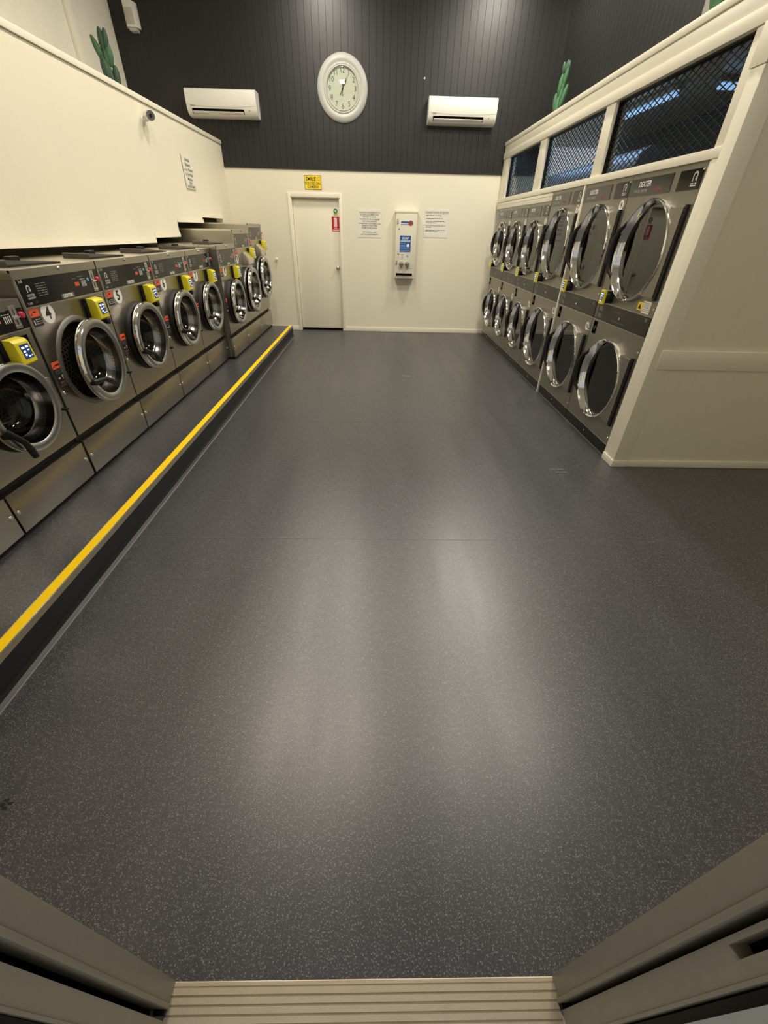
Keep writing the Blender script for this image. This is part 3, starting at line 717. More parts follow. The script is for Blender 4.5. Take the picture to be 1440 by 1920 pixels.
        rd = link('card_reader', cached('rdr', reader_box), root, (ur+0.055, -0.0018, pz0-0.085))
        link('screen', cached('rds', reader_scr), rd); link('reader_mount', cached('rdb', reader_back), rd)
        kx = ur+0.05; zr = zr-0.02
    knob = cached('wknob', lambda: MB().use(M_BLACK).lathe([(0.024, 0), (0.024, 0.012), (0.022, 0.052), (0.016, 0.058), (0, 0.059)], 0, 0, 20).mesh('lock_knob', 40))
    if zr-0.095 > zc+R*0.72: link('lock_knob', knob, root, (kx+0.034, 0, zr-0.086))
    peg = cached('peg', lambda: MB().use(M_BLACK).box(-0.022, 0.006, -0.030, 0, -0.006, 0.006).mesh('latch_peg', 0, 0.002))
    link('latch_peg', peg, root, (h-0.008, 0, 0.50))
    # drum, gasket
    def drum():
        b = MB().use(M_DRUM); rr = R*0.93; b.lathe([(rr, 0.0), (rr*0.99, -0.03), (rr*1.12, -0.05), (rr*1.12, -0.42)], 0, 0, 56)
        b.use(M_DRUMB).disc(rr*1.12, -0.42, 0, 0, 56); return b.mesh('drum', 30)
    link('drum', cached(('drum', R), drum), root, (-0.028, 0, zc))
    gd = 0.046 if not coin_box else 0.070; dcx = -0.028
    def gask():
        b = MB().use(M_RUBBER); b.lathe([(R*0.90, -0.02), (R*0.90, gd*0.75), (R*0.955, gd*0.8), (R*1.0, gd*0.55), (R*1.01, gd*0.2), (R*1.015, 0.0005), (R*0.9, 0.0004)], 0, 0, 56); return b.mesh('gasket', 40)
    def gask_open():
        b = MB().use(M_STEELSIDE); b.lathe([(R*0.935, -0.02), (R*0.94, 0.006), (R*0.97, 0.012), (R*1.04, 0.008), (R*1.07, 0.0005)], 0, 0, 56); return b.mesh('gasket', 40)
    link('gasket', cached(('gask', R, gd, bool(ajar)), gask_open if ajar else gask), root, (dcx, 0, zc))
    # door: chrome ring (its origin at the hinge) > glass, inner ring, handle, hinge
    hx = R*1.06
    def ring():
        b = MB().use(M_CHROME)
        b.lathe([(R*0.80, gd), (R*0.97, gd), (R*1.0, gd+0.006), (R*1.01, gd+0.012), (R*1.01, gd+0.030), (R*0.985, gd+0.042)], -hx, 0, 72)
        b.use(M_RINGMATT).lathe([(R*0.985, gd+0.042), (R*0.95, gd+0.046), (R*0.84, gd+0.043), (R*0.80, gd+0.036)], -hx, 0, 72)
        if coin_box: b.use(M_RINGMATT).lathe([(R*1.0, gd*0.42), (R*1.03, gd*0.45), (R*1.03, gd*0.6), (R*1.0, gd*0.63)], -hx, 0, 72)
        return b.mesh('door', 35)
    dr_ = link('door', cached(('ring', R, gd), ring), root, (hx+dcx, -0.006, zc), (0, 0, ajar))
    def inner():
        b = MB().use(M_INNER); b.lathe([(R*0.80, gd+0.036), (R*0.785, gd+0.015), (R*0.74, gd-0.02), (R*0.70, gd-0.05), (R*0.68, gd-0.055)], -hx, 0, 72); return b.mesh('inner_ring', 40)
    link('inner_ring', cached(('inner', R, gd), inner), dr_)
    def glass():
        b = MB().use(M_GLASS); b.lathe([(R*0.79, gd+0.030), (R*0.76, gd-0.005), (R*0.69, gd-0.06), (R*0.58, gd-0.10), (R*0.40, gd-0.13), (R*0.2, gd-0.142), (0.0005, gd-0.145)], -hx, 0, 56); return b.mesh('door_glass', 60)
    link('door_glass', cached(('glass', R, gd), glass), dr_)
    def hand():
        b = MB().use(M_BLACK); w0 = gd+0.042; L = R*0.66
        b.cyl((0, -w0+0.012, 0), (0, -w0-0.022, 0), 0.026, 0.022, 20)
        b.tube([(-0.03, -w0-0.016, 0.006), (0.0, -w0-0.022, 0), (L*0.45, -w0-0.030, -0.006), (L*0.55, -w0-0.032, -0.010)], [0.012, 0.017, 0.015, 0.016], 14)
        b.tube([(L*0.50, -w0-0.032, -0.008), (L*0.75, -w0-0.036, -0.03), (L*1.0, -w0-0.038, -0.055)], [0.014, 0.019, 0.016], 14)
        return b.mesh('handle', 45)
    link('handle', cached(('hand', R, gd), hand), dr_, (-hx-R*0.87, 0, -R*0.28), (0, handle, 0) if handle else (0, 0, 0))
    def hing():
        b = MB().use(M_ALU); b.box(-0.030, 0.012, -gd-0.02, -0.0, 0.05, 0.09).box(-0.030, 0.012, -gd-0.02, -0.0, -0.09, -0.05)
        b.cyl((0.006, -0.016, -0.10), (0.006, -0.016, 0.10), 0.010, n=12); return b.mesh('hinge', 30)
    link('hinge', cached(('hing', R, gd), hing), dr_)
    if lid:
        def lidm():
            b = MB().use(M_LID); b.prism([(0.0, 0.0005), (0.0, 0.030), (0.012, 0.034), (0.40, 0.008), (0.40, 0.0005)], 0.0, 0.20, 'y')
            b.use(M_RUBBER).box(0.001, 0.40, -0.003, 0.0, 0.0005, 0.009)
            return b.mesh('dispenser_lid', 0)
        ld = link('dispenser_lid', cached('lid', lidm), root, (-0.22, 0.12, H), (0, 0, -0.10))
        lt = cached('lidl', lambda: MB().use(M_BLACK).box(0.13, 0.20, 0.085, 0.125, 0.022, 0.045).mesh('lid_latch', 0, 0.004)); link('lid_latch', lt, ld)
    return root

SZ = 0.1705
washer('stainless washer cut off at the bottom left, only its kick panel showing', None, -1.965, 1.135, 1.823, SZ, 1.115, 0.64, 0.232, (0.972, 1.095), lid=False)
washer('low stainless washer at left frame edge, its black handle hanging down', '3', -1.965, 1.825, 2.508, SZ, 1.118, 0.635, 0.232, (0.972, 1.098), handle=0.85, lid=False)
washer('stainless washer numbered 4 with its door ajar over a perforated drum', '4', -1.965, 2.518, 3.308, SZ, 1.245, 0.69, 0.262, (1.065, 1.205), ajar=math.radians(4.5))
washer('stainless washer numbered 5, next beyond washer 4', '5', -1.965, 3.310, 4.103, SZ, 1.245, 0.69, 0.255, (1.065, 1.205), handle=0.35)
washer('stainless washer numbered 6, between washers 5 and 7', '6', -1.965, 4.105, 4.898, SZ, 1.245, 0.69, 0.255, (1.065, 1.205), handle=0.1)
washer('stainless washer numbered 7, its far side against the taller machine that juts out', '7', -1.965, 4.900, 5.640, SZ, 1.245, 0.69, 0.255, (1.065, 1.205), handle=0.0)
washer('slightly taller stainless washer jutting out just beyond washer 7', '8', -1.885, 5.650, 6.368, SZ, 1.272, 0.645, 0.258, (1.055, 1.225), depth=0.78)
washer('tall stainless washer with boxed coin drop, second from the back wall', '9', -1.885, 6.370, 7.168, SZ, 1.420, 0.70, 0.282, (1.218, 1.375), depth=0.78, coin_box=True, lid=False)
washer('tallest stainless washer at the far end of the row by the back wall', '10', -1.885, 7.170, 7.960, SZ, 1.492, 0.785, 0.282, (1.292, 1.448), depth=0.78, coin_box=True, lid=False)

# ------------------------------------------------------------------ stacked dryers
DG = 'stacked dryers in the right wall'
def dryer(label, y0, y1, H, R, cu, c1, c2, nos, warn=False):
    W = y1-y0; h = W/2-0.003; depth = 1.0
    root = thing('stacked_dryer', label, 'dryer', (FX+0.006, (y0+y1)/2, 0.0), -PI/2, DG)
    key = (round(W, 3), H, R, cu, c1, c2); S0, S1 = 1.0, 1.135
    rr = R*0.965
    def cab():
        b = MB().use(M_DRY); b.holed(-h, h, 0.108, S0, cu, c1, rr, 0.0); b.holed(-h, h, S1, H, cu, c2, rr, 0.0)
        b.quad((-h, 0, S0), (h, 0, S0), (h, 0, S1), (-h, 0, S1))
        for x in (-h, h): b.quad((x, 0, 0.108), (x, depth, 0.108), (x, depth, H), (x, 0, H))
        b.quad((-h, 0, H), (h, 0, H), (h, depth, H), (-h, depth, H)); b.quad((-h, depth, 0.1), (h, depth, 0.1), (h, depth, H), (-h, depth, H)); b.quad((-h, 0, 0.108), (h, 0, 0.108), (h, depth, 0.108), (-h, depth, 0.108))
        b.use(M_ALU).box(-h, h, -0.003, 0, S0-0.006, S0-0.001).box(-h, h, -0.003, 0, S1+0.001, S1+0.005).box(-h, h, -0.003, 0, 0.108, 0.112)
        return b.mesh('cabinet', 30)
    link('cabinet', cached(('dcab',)+key, cab), root)
    def toe():
        b = MB().use(M_PANEL); b.box(-h, h, 0.002, 0.04, 0.012, 0.107); b.use(M_ALU).box(-h, h, 0.006, 0.03, 0.001, 0.0115); return b.mesh('toe_kick', 0)
    tk = link('toe_kick', cached(('dtoe', key[0]), toe), root)
    scr = cached('screw', lambda: MB().use(M_CHROME).lathe([(0.009, 0), (0.008, 0.003), (0, 0.004)], 0, 0, 12).mesh('screw', 40))
    link('screw', scr, tk, (0.0, 0.002, 0.06))
    def strip():
        b = MB().use(M_DPANEL); b.box(-h+0.002, h-0.002, -0.005, 0.0, S0, S1)
        b.use(M_CHROME).lathe([(0.010, 0.005), (0.010, 0.012), (0, 0.013)], 0.02, (S0+S1)/2-0.008, 14)
        return b.mesh('control_strip', 30)
    st = link('control_strip', cached(('dstr', key[0]), strip), root)
    def strprint():
        b = MB().use(M_FAINT)
        b.quad((-h+0.030, 0, S0+0.015), (-h+0.050, 0, S0+0.015), (-h+0.050, 0, S1-0.015), (-h+0.030, 0, S1-0.015))
        for i in range(2):
            for k in range(3):
                x = -h+0.075+0.022*k; z = S0+0.035+0.055*i
                b.quad((x, 0, z-0.020+0.006*(k == 1)), (x+0.018, 0, z-0.015), (x+0.014, 0, z+0.022-0.008*(k == 2)), (x-0.003, 0, z+0.016))
        bars(b, -0.10, 0.0, S1-0.035, 0.004, 4, word=0.03); bars(b, -0.10, 0.10, S0+0.028, 0.004, 5, word=0.03)
        b.quad((h-0.07, 0, S1-0.035), (h-0.045, 0, S1-0.035), (h-0.045, 0, S1-0.010), (h-0.07, 0, S1-0.010))
        b.use(M_REDTEXT); bars(b, -0.02, 0.05, S1-0.030, 0.004, 6, word=0.02)
        return b.mesh('printed_marks', 0)
    link('printed_marks', cached(('dprn', key[0]), strprint), st, (0, -0.0056, 0))
    # name plates
    n0, n1 = H-0.138, H-0.030
    k = W/0.885
    def names():
        b = MB().use(M_NAME); b.box(-h+0.012, 0.115*k, -0.004, 0, n0, n1); return b.mesh('name_plate', 0)
    npl = link('name_plate', cached(('dnam', key[0], H), names), root)
    joined_text('lettering', [('DEXTER', 0.046*k, M_WHITE, -0.23*k, n0+0.070, dict(bold=0.0012, shear=0.15)), ('STACK DRYER', 0.024*k, M_LETTER, -0.27*k, n0+0.030, dict(spacing=1.25)), ('express', 0.030*k, M_REDTEXT, -0.03*k, n0+0.032, dict(shear=0.3, bold=0.0008))], npl, (0, -0.0048, 0))
    def badge():
        b = MB().use(M_PANEL); b.box(0.19*k, h-0.012, -0.004, 0, n0, n1); return b.mesh('badge_plate', 0)
    bp_ = link('badge_plate', cached(('dbad', key[0], H), badge), root)
    def badgep():
        b = MB().use(M_LETTER); wave_logo(b, (h-0.075), n0+0.066, 0.046); bars(b, h-0.105, h-0.045, n0+0.032, 0.007, 1, word=0.05); bars(b, h-0.105, h-0.045, n0+0.021, 0.007, 2, word=0.05); return b.mesh('printed_marks', 0)
    link('printed_marks', cached(('dbap', key[0], H), badgep), bp_, (0, -0.0048, 0))
    # doors
    disc = cached('ddisc', lambda: MB().use(M_WHITE).lathe([(0.036, 0), (0.036, 0.001), (0, 0.001)], 0, 0, 36).mesh('number_disc', 20))
    for c, who in ((c2, 0), (c1, 1)):
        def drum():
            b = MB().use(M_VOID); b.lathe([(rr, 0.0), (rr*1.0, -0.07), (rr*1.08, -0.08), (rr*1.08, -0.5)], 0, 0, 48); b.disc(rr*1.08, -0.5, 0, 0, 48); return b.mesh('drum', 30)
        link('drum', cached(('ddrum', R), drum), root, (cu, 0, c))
        hx = h-0.052-cu
        def ring():
            b = MB().use(M_CHROME)
            b.lathe([(R*1.0, 0.001), (R*1.005, 0.022), (R*0.995, 0.034), (R*0.975, 0.038), (R*0.955, 0.032)], 0, 0, 80)
            b.lathe([(R*0.955, 0.032), (R*0.925, 0.016), (R*0.895, -0.006), (R*0.885, -0.016), (R*0.84, -0.020)], 0, 0, 80)
            b.use(M_DRY).prism([(R*0.70, -R*0.80), (hx, -R*0.80), (hx, R*0.80), (R*0.70, R*0.80)]+[(R*1.0*math.cos(a), R*1.0*math.sin(a)) for a in [0.78-1.56*q/12 for q in range(13)]], -0.001, -0.026, 'y')
            return b.mesh('door', 35)
        d = link('door', cached(('dring', key), ring), root, (cu, 0, c))
        def glass():
            b = MB().use(M_DGLASS); b.disc(R*0.885, -0.014, 0, 0, 64); return b.mesh('door_glass', 0)
        link('door_glass', cached(('dgl', R), glass), d)
        def handle():
            b = MB().use(M_BLACK); pts = []; rad = []
            for i in range(13):
                t = PI-0.62+1.24*i/12; e = 1.07 if 1 < i < 11 else 1.0
                pts.append((R*e*math.cos(t), -(0.026+0.034*math.sin(PI*i/12)), R*e*math.sin(t))); rad.append(0.013+0.011*math.sin(PI*i/12))
            b.tube(pts, rad, 12)
            b.prism([(-R*0.99, -0.11), (-R*1.10, -0.09), (-R*1.10, 0.10), (-R*0.985, 0.12)], -0.001, -0.036, 'y')
            return b.mesh('handle', 45)
        link('handle', cached(('dhan', R), handle), d)
        def hinge():
            b = MB().use(M_BLACK); b.box(hx+0.001, hx+0.024, -0.020, -0.001, -R*0.84, R*0.84); return b.mesh('hinge', 0)
        link('hinge', cached(('dhin', key), hinge), d)
        if nos:
            nd = link('number_disc', disc, root, (h-0.068, -0.0002, c2+R*0.93 if who == 0 else c1+R*1.06))
            text('numeral', nos[who], 0.058 if len(nos[who]) < 2 else 0.046, M_INK, nd, (0, -0.0016, -0.001), bold=0.0016)
    link('screw', scr, root, (h-0.02, 0, c1+R*0.98)); link('screw', scr, root, (h-0.02, 0, 0.165)); link('screw', scr, root, (h-0.018, -0.001, H-0.034)); link('screw', scr, root, (h-0.018, 0, S1+0.055))
    def slot():
        b = MB().use(M_VOID); b.box(-0.034, 0.034, -0.002, 0, -0.052, 0.052); b.use(M_BLACK).lathe([(0.020, 0.002), (0.018, 0.006), (0, 0.007)], 0.004, -0.006, 16); return b.mesh('coin_slot', 0)
    link('coin_slot', cached('dslot', slot), root, (-h+0.075, 0, S0-0.072))
    def rbody():
        b = MB().use(M_BLACK); b.lathe([(0.046, 0.0), (0.048, 0.05), (0.044, 0.064), (0, 0.064)], 0, 0, 26); b.box(-0.034, 0.034, -0.064, -0.004, -0.044, 0.044); return b.mesh('card_reader', 35)
    rd = link('card_reader', cached('drb', rbody), root, (-h*0.53, 0, S1+0.058))
    def rface():
        b = MB().use(M_READER); b.box(-0.040, 0.036, -0.082, -0.0645, -0.052, 0.054); b.use(M_SCREEN).box(-0.026, 0.022, -0.0832, -0.082, -0.030, 0.040)
        b.use(M_ICON)
        for i in range(4): b.quad((-0.020, -0.0836, 0.030-0.018*i), (0.016-0.006*i, -0.0836, 0.030-0.018*i), (0.016-0.006*i, -0.0836, 0.022-0.018*i), (-0.020, -0.0836, 0.022-0.018*i))
        return b.mesh('reader_face', 0)
    link('reader_face', cached('drf', rface), rd)
    lk = cached('dlock', lambda: MB().use(M_BLACK).lathe([(0.022, 0), (0.022, 0.02), (0.016, 0.026), (0, 0.027)], 0, 0, 18).mesh('lock_knob', 40))
    link('lock_knob', lk, root, (-h*0.58, 0, S1+0.135))
    if warn:
        wl_ = MB().use(M_SIGNY); wl_.box(-0.085, -0.022, -0.001, 0, -0.028, 0.028); wl_.use(M_PAPER).box(-0.018, 0.085, -0.001, 0, -0.040, 0.045)
        wl_.use(M_INK).quad((-0.076, -0.0013, -0.018), (-0.032, -0.0013, -0.018), (-0.054, -0.0013, 0.020)); wl_.use(M_DGREY)
        for i in range(6): bars(wl_, -0.010, 0.078, 0.030-0.011*i, 0.003, i, 0.0013, 0.02)
        build('warning_label', wl_, root, (0.29, -0.0003, S1+0.055), smooth=0)
    right(root); return root
BIG = dict(H=2.03, R=0.338, cu=0.002, c1=0.553, c2=1.53); SML = dict(H=1.945, R=0.298, cu=0.002, c1=0.545, c2=1.475)
dryer('nearest stacked dryer by the white post, yellow hazard sticker under its top door', 3.280, 4.165, nos=None, warn=True, **BIG)
dryer('tall stacked dryer with door numbers 9 and 10, beyond the nearest one', 4.167, 5.030, nos=('9', '10'), **BIG)
dryer('tall stacked dryer with door numbers 7 and 8, just beyond the thin white post', 5.060, 5.922, nos=('7', '8'), **BIG)
dryer('shorter stacked dryer numbered 5 and 6, next to the tall one', 5.926, 6.712, nos=('5', '6'), **SML)
dryer('shorter stacked dryer numbered 3 and 4, middle of the three short ones', 6.714, 7.498, nos=('3', '4'), **SML)
dryer('shorter stacked dryer numbered 1 and 2, farthest, by the back wall', 7.500, 8.284, nos=('1', '2'), **SML)

# ------------------------------------------------------------------ things on the back wall
YW = YB-0.0008; YD = YB-0.0104
def sign(name, label, cat, x0, x1, z0, z1, m, y, group=None, thick=0.004):
    r = thing(name, label, cat, ((x0+x1)/2, y, (z0+z1)/2), 0, group)
    b = MB().use(m); b.box((x0-x1)/2, (x1-x0)/2, -thick, 0, (z0-z1)/2, (z1-z0)/2); build('board', b, r, smooth=0); return r
s = sign('warning_sign', 'yellow smile you are on camera sign above the white door', 'sign', -1.208, -0.933, 2.145, 2.328, M_SIGNY, YW)
b = MB().use(M_INK)
for q in ((-0.1365, 0.1365, 0.085, 0.0905), (-0.1365, 0.1365, -0.0905, -0.085), (-0.1365, -0.131, -0.085, 0.085), (0.131, 0.1365, -0.085, 0.085)): b.quad((q[0], -0.0044, q[2]), (q[1], -0.0044, q[2]), (q[1], -0.0044, q[3]), (q[0], -0.0044, q[3]))
build('border', b, s, smooth=0)
joined_text('lettering', [('SMILE', 0.070, M_INK, -0.032, 0.042, dict(bold=0.0012, narrow=0.95)), ("YOU'RE ON", 0.048, M_INK, -0.006, -0.017, dict(bold=0.0004)), ('CAMERA', 0.048, M_INK, 0.0, -0.059, dict(bold=0.0004))], s, (0, -0.0048, 0))
b = MB().use(M_DGREY); b.lathe([(0.022, 0.0046), (0.025, 0.0046)], 0.096, 0.045, 24); b.disc(0.003, 0.0046, 0.088, 0.051, 10).disc(0.003, 0.0046, 0.104, 0.051, 10); b.lathe([(0.011, 0.0046), (0.014, 0.0046)], 0.096, 0.043, 12, PI+0.4, 2*PI-0.4)
build('smiling_face', b, s, smooth=0)

s = sign('notice_board', 'white notice asking customers to be considerate, right of the door', 'notice', -0.352, 0.057, 1.512, 1.905, M_PAPER, YW, 'printed notices on the back wall')
lines = ['PLEASE BE CONSIDERATE TO', 'OTHER CUSTOMERS AND', 'RETURN TO YOUR', 'WASHER OR DRYER BEFORE', 'THE CYCLE FINISHES.', 'OTHERWISE, CUSTOMERS CAN', 'REMOVE YOUR ITEMS', 'FROM THE MACHINES.', '', 'WE TAKE ALL CARE', 'BUT NO RESPONSIBILITY']
joined_text('lettering', [(t, 0.0265, M_DGREY, 0, 0.152-0.0305*i, dict(bold=0.0004)) for i, t in enumerate(lines) if t], s, (0, -0.0048, 0))
b = MB().use(M_REDTEXT); b.quad((0.075, -0.0046, 0.0475), (0.165, -0.0046, 0.0475), (0.165, -0.0046, 0.0505), (0.075, -0.0046, 0.0505)); build('underline', b, s, smooth=0)
s = sign('notice_board', 'white conditions of entry notice right of the soap dispenser', 'notice', 0.788, 1.200, 1.536, 1.930, M_PAPER, YW, 'printed notices on the back wall')
joined_text('lettering', [('CONDITIONS OF ENTRY', 0.036, M_DGREY, 0.0, 0.152, dict(bold=0.0005))], s, (0, -0.0048, 0))
b = MB().use(M_DGREY); b.quad((-0.185, -0.0046, 0.132), (0.185, -0.0046, 0.132), (0.185, -0.0046, 0.135), (-0.185, -0.0046, 0.135))
for i, (z, x1) in enumerate(((0.112, 0.08), (0.070, 0.10), (0.030, 0.145), (0.010, 0.0), (-0.032, 0.15), (-0.052, -0.08), (-0.094, 0.15), (-0.114, 0.03))): bars(b, -0.18, x1, z, 0.008, i, 0.0046, 0.035)
build('small_print', b, s, smooth=0)

# soap dispenser
sd = thing('soap_dispenser', 'white wall mounted soap dispenser with blue label between two notices', 'dispenser', (0.475, YB-0.0008, 0.90))
b = MB().use(M_DISP); b.box(-0.176, 0.176, -0.125, 0, 0.030, 0.985); b.box(-0.19, 0.19, -0.13, 0, 0.965, 0.995); build('cabinet', b, sd, bevel=0.006)
b = MB().use(M_DISP); b.box(-0.145, 0.150, -0.1285, -0.1255, 0.175, 0.945); build('front_door', b, sd, bevel=0.001)
b = MB().use(M_PAPER); b.box(-0.098, 0.112, -0.1297, -0.1286, 0.792, 0.862); b.use(M_BLUE); bars(b, -0.090, 0.05, 0.838, 0.026, 2, 0.1300, 0.12); bars(b, -0.092, 0.05, 0.810, 0.010, 3, 0.1300, 0.03); b.use(M_DGREY).lathe([(0.038, 0.1300), (0, 0.1301)], 0.072, 0.828, 24); b.use(M_RED).lathe([(0.024, 0.1303), (0, 0.1304)], 0.066, 0.824, 20); build('brand_label', b, sd, smooth=0)
b = MB().use(M_BLUE); b.box(-0.100, 0.088, -0.1297, -0.1286, 0.418, 0.655); bl = build('blue_label', b, sd, smooth=0)
joined_text('lettering', [('SOAP', 0.046, M_WHITE, -0.008, 0.615, dict(bold=0.001, shear=0.2)), ('DISPENSER', 0.036, M_WHITE, -0.008, 0.575, dict(bold=0.0008, shear=0.2))], bl, (0, -0.1303, 0))
b = MB().use(M_WHITE).lathe([(0.024, 0.1302), (0, 0.1303)], 0.040, 0.515, 20); b.use(M_LBLUE)
for i in range(5): bars(b, -0.090, 0.0 if i < 2 else 0.070, 0.540-0.024*i, 0.007, i, 0.1302, 0.03)
build('printed_marks', b, bl, smooth=0)
b = MB().use(M_PAPER); b.box(-0.078, -0.030, -0.1297, -0.1286, 0.300, 0.395); b.use(M_DGREY); bars(b, -0.070, -0.036, 0.375, 0.016, 1, 0.130, 0.02); bars(b, -0.066, -0.034, 0.345, 0.012, 2, 0.130, 0.02); bars(b, -0.072, -0.036, 0.318, 0.014, 3, 0.130, 0.02); build('product_card', b, sd, smooth=0)
b = MB().use(M_PAPER); b.box(0.010, 0.064, -0.1297, -0.1286, 0.300, 0.395); b.use(M_LBLUE).quad((0.018, -0.130, 0.335), (0.056, -0.130, 0.335), (0.056, -0.130, 0.372), (0.018, -0.130, 0.372)); b.use(M_DGREY); bars(b, 0.02, 0.055, 0.387, 0.006, 1, 0.130, 0.02); bars(b, 0.02, 0.055, 0.317, 0.005, 2, 0.130, 0.02); build('product_card', b, sd, smooth=0)
for x in (-0.062, 0.040):
    b = MB().use(M_ALU); b.lathe([(0.042, 0.128), (0.042, 0.142), (0.036, 0.150), (0.0, 0.151)], x, 0.240, 24); b.use(M_STEELSIDE).prism([(x-0.034, 0.246), (x+0.034, 0.246), (x+0.012, 0.180), (x-0.012, 0.180)], -0.176, -0.150, 'y'); build('coin_knob', b, sd, smooth=35)
for z in (0.845, 0.255):
    b = MB().use(M_ALU); b.box(-0.160, -0.132, -0.142, -0.126, z-0.02, z+0.012); b.cyl((-0.146, -0.134, z+0.012), (-0.146, -0.134, z+0.036), 0.009, n=12); build('padlock', b, sd, smooth=35)
for z in (0.745, 0.385):
    b = MB().use(M_DGREY).lathe([(0.010, 0.1285), (0.009, 0.133), (0, 0.134)], -0.120, z, 14); build('keyhole', b, sd, smooth=35)
b = MB().use(M_VOID); b.box(-0.150, 0.140, -0.1262, -0.10, 0.060, 0.098); build('chute', b, sd, smooth=0)
b = MB().use(M_ALU); b.prism([(-0.1265, 0.030), (-0.170, 0.016), (-0.172, 0.026), (-0.1265, 0.056)], -0.165, 0.160, 'x'); build('tray', b, sd, smooth=0)

# safety signs on the door
s = sign('extinguisher_sign', 'red fire extinguisher sign on the white door', 'sign', -0.797, -0.668, 1.588, 1.795, M_RED, YB+0.0545, None, 0.003)
b = MB().use(M_PINK); n = 10
b.prism([(-0.026, -0.045), (0.026, -0.045), (0.026, 0.070)]+[(0.026*math.cos(PI*i/n), 0.070+0.020*math.sin(PI*i/n)) for i in range(1, n)]+[(-0.026, 0.070)], -0.0038, -0.0032, 'y')
b.box(-0.020, 0.020, -0.0038, -0.0032, -0.066, -0.055).box(-0.055, 0.055, -0.0038, -0.0032, -0.092, -0.080); build('pictogram', b, s, smooth=0)
gs = thing('safety_sticker', 'small round green sticker with yellow strip above the extinguisher sign', 'sticker', (-0.727, YB+0.0545, 1.868))
b = MB().use(M_GREEN).lathe([(0.036, 0), (0.036, 0.001), (0, 0.0012)], 0, 0, 32); b.use(M_WHITE); bars(b, -0.018, 0.018, 0.008, 0.012, 1, 0.0015, 0.014); bars(b, -0.010, 0.020, -0.008, 0.008, 2, 0.0015, 0.014); build('green_disc', b, gs, smooth=0)
b = MB().use(M_SIGNY); b.box(-0.038, 0.040, -0.001, 0, -0.058, -0.040); b.use(M_DGREY); bars(b, -0.03, 0.03, -0.049, 0.008, 4, 0.0014, 0.02); build('yellow_strip', b, gs, smooth=0)
hk = MB().use(M_WHITE); hk.lathe([(0.022, 0), (0.022, 0.008), (0.012, 0.014), (0.012, 0.030), (0.020, 0.038), (0.016, 0.050), (0, 0.052)], 0, 0, 22)
tag(build('door_stop', hk, loc=(-1.795, YW, 1.16), smooth=40), 'small white door stop on the back wall left of the door', 'door stop')
sc_ = MB().use(M_WHITE).lathe([(0.012, 0), (0.010, 0.006), (0, 0.008)], 0, 0, 12)
tag(build('screw', sc_, loc=(0.655, YD, 3.463), smooth=40), 'tiny white screw head on the dark wall above the right air conditioner', 'screw')

# clock
ck = thing('wall_clock', 'large round white wall clock showing five past twelve on the dark wall', 'clock', (-0.547, YD, 3.322))
b = MB().use(M_CLOCK); R0 = 0.372
b.lathe([(R0*0.98, 0.0), (R0*1.0, 0.012), (R0*0.985, 0.024), (R0*0.95, 0.032), (R0*0.86, 0.048), (R0*0.80, 0.048), (R0*0.76, 0.038), (R0*0.735, 0.036), (R0*0.715, 0.044), (R0*0.69, 0.046), (R0*0.665, 0.040), (R0*0.655, 0.046), (R0*0.635, 0.048), (R0*0.615, 0.040), (R0*0.605, 0.020)], 0, 0, 96); build('frame', b, ck, smooth=50)
b = MB().use(M_CLFACE).disc(R0*0.61, 0.018, 0, 0, 64); face = build('clock_face', b, ck, smooth=0)
joined_text('numerals', [(str(i), 0.082, M_INK, R0*0.505*math.sin(i*PI/6), R0*0.505*math.cos(i*PI/6), dict(narrow=0.9)) for i in range(1, 13)], face, (0, -0.0186, 0))
def clock_hand(L, T, ang, w, out):
    b = MB().use(M_INK); c, s_ = math.sin(ang), math.cos(ang)
    def P(a, q): return (a*c+q*s_, -out, a*s_-q*c)
    for pts in ([(-T, 0.010), (-T*0.85, 0), (-T, -0.010)], [(-T*0.9, 0.003), (L*0.2, 0.003), (L*0.2, -0.003), (-T*0.9, -0.003)], [(L*0.18, 0.003), (L*0.5, w), (L*0.66, 0.002), (L*0.66, -0.002), (L*0.5, -w), (L*0.18, -0.003)], [(L*0.64, 0.002), (L, 0.0008), (L, -0.0008), (L*0.64, -0.002)], [(-0.012, 0), (0, 0.013), (0.012, 0), (0, -0.013)]):
        n = len(b.v); b.v += [P(*p) for p in pts]+[(P(*p)[0], -out-0.002, P(*p)[2]) for p in pts]; k = len(pts)
        b.face(range(n, n+k)); b.face(range(n+2*k-1, n+k-1, -1))
        for i in range(k): b.face((n+i, n+(i+1) % k, n+k+(i+1) % k, n+k+i))
    return b
build('hour_hand', clock_hand(0.105, 0.070, 0.04, 0.012, 0.0215), ck, smooth=0); build('minute_hand', clock_hand(0.168, 0.072, 0.52, 0.010, 0.0245), ck, smooth=0)
b = MB().use(M_CLGLASS).lathe([(R0*0.608, 0.030), (R0*0.40, 0.0335), (R0*0.2, 0.0355), (0.0005, 0.036)], 0, 0, 64); build('clock_glass', b, ck, smooth=60)

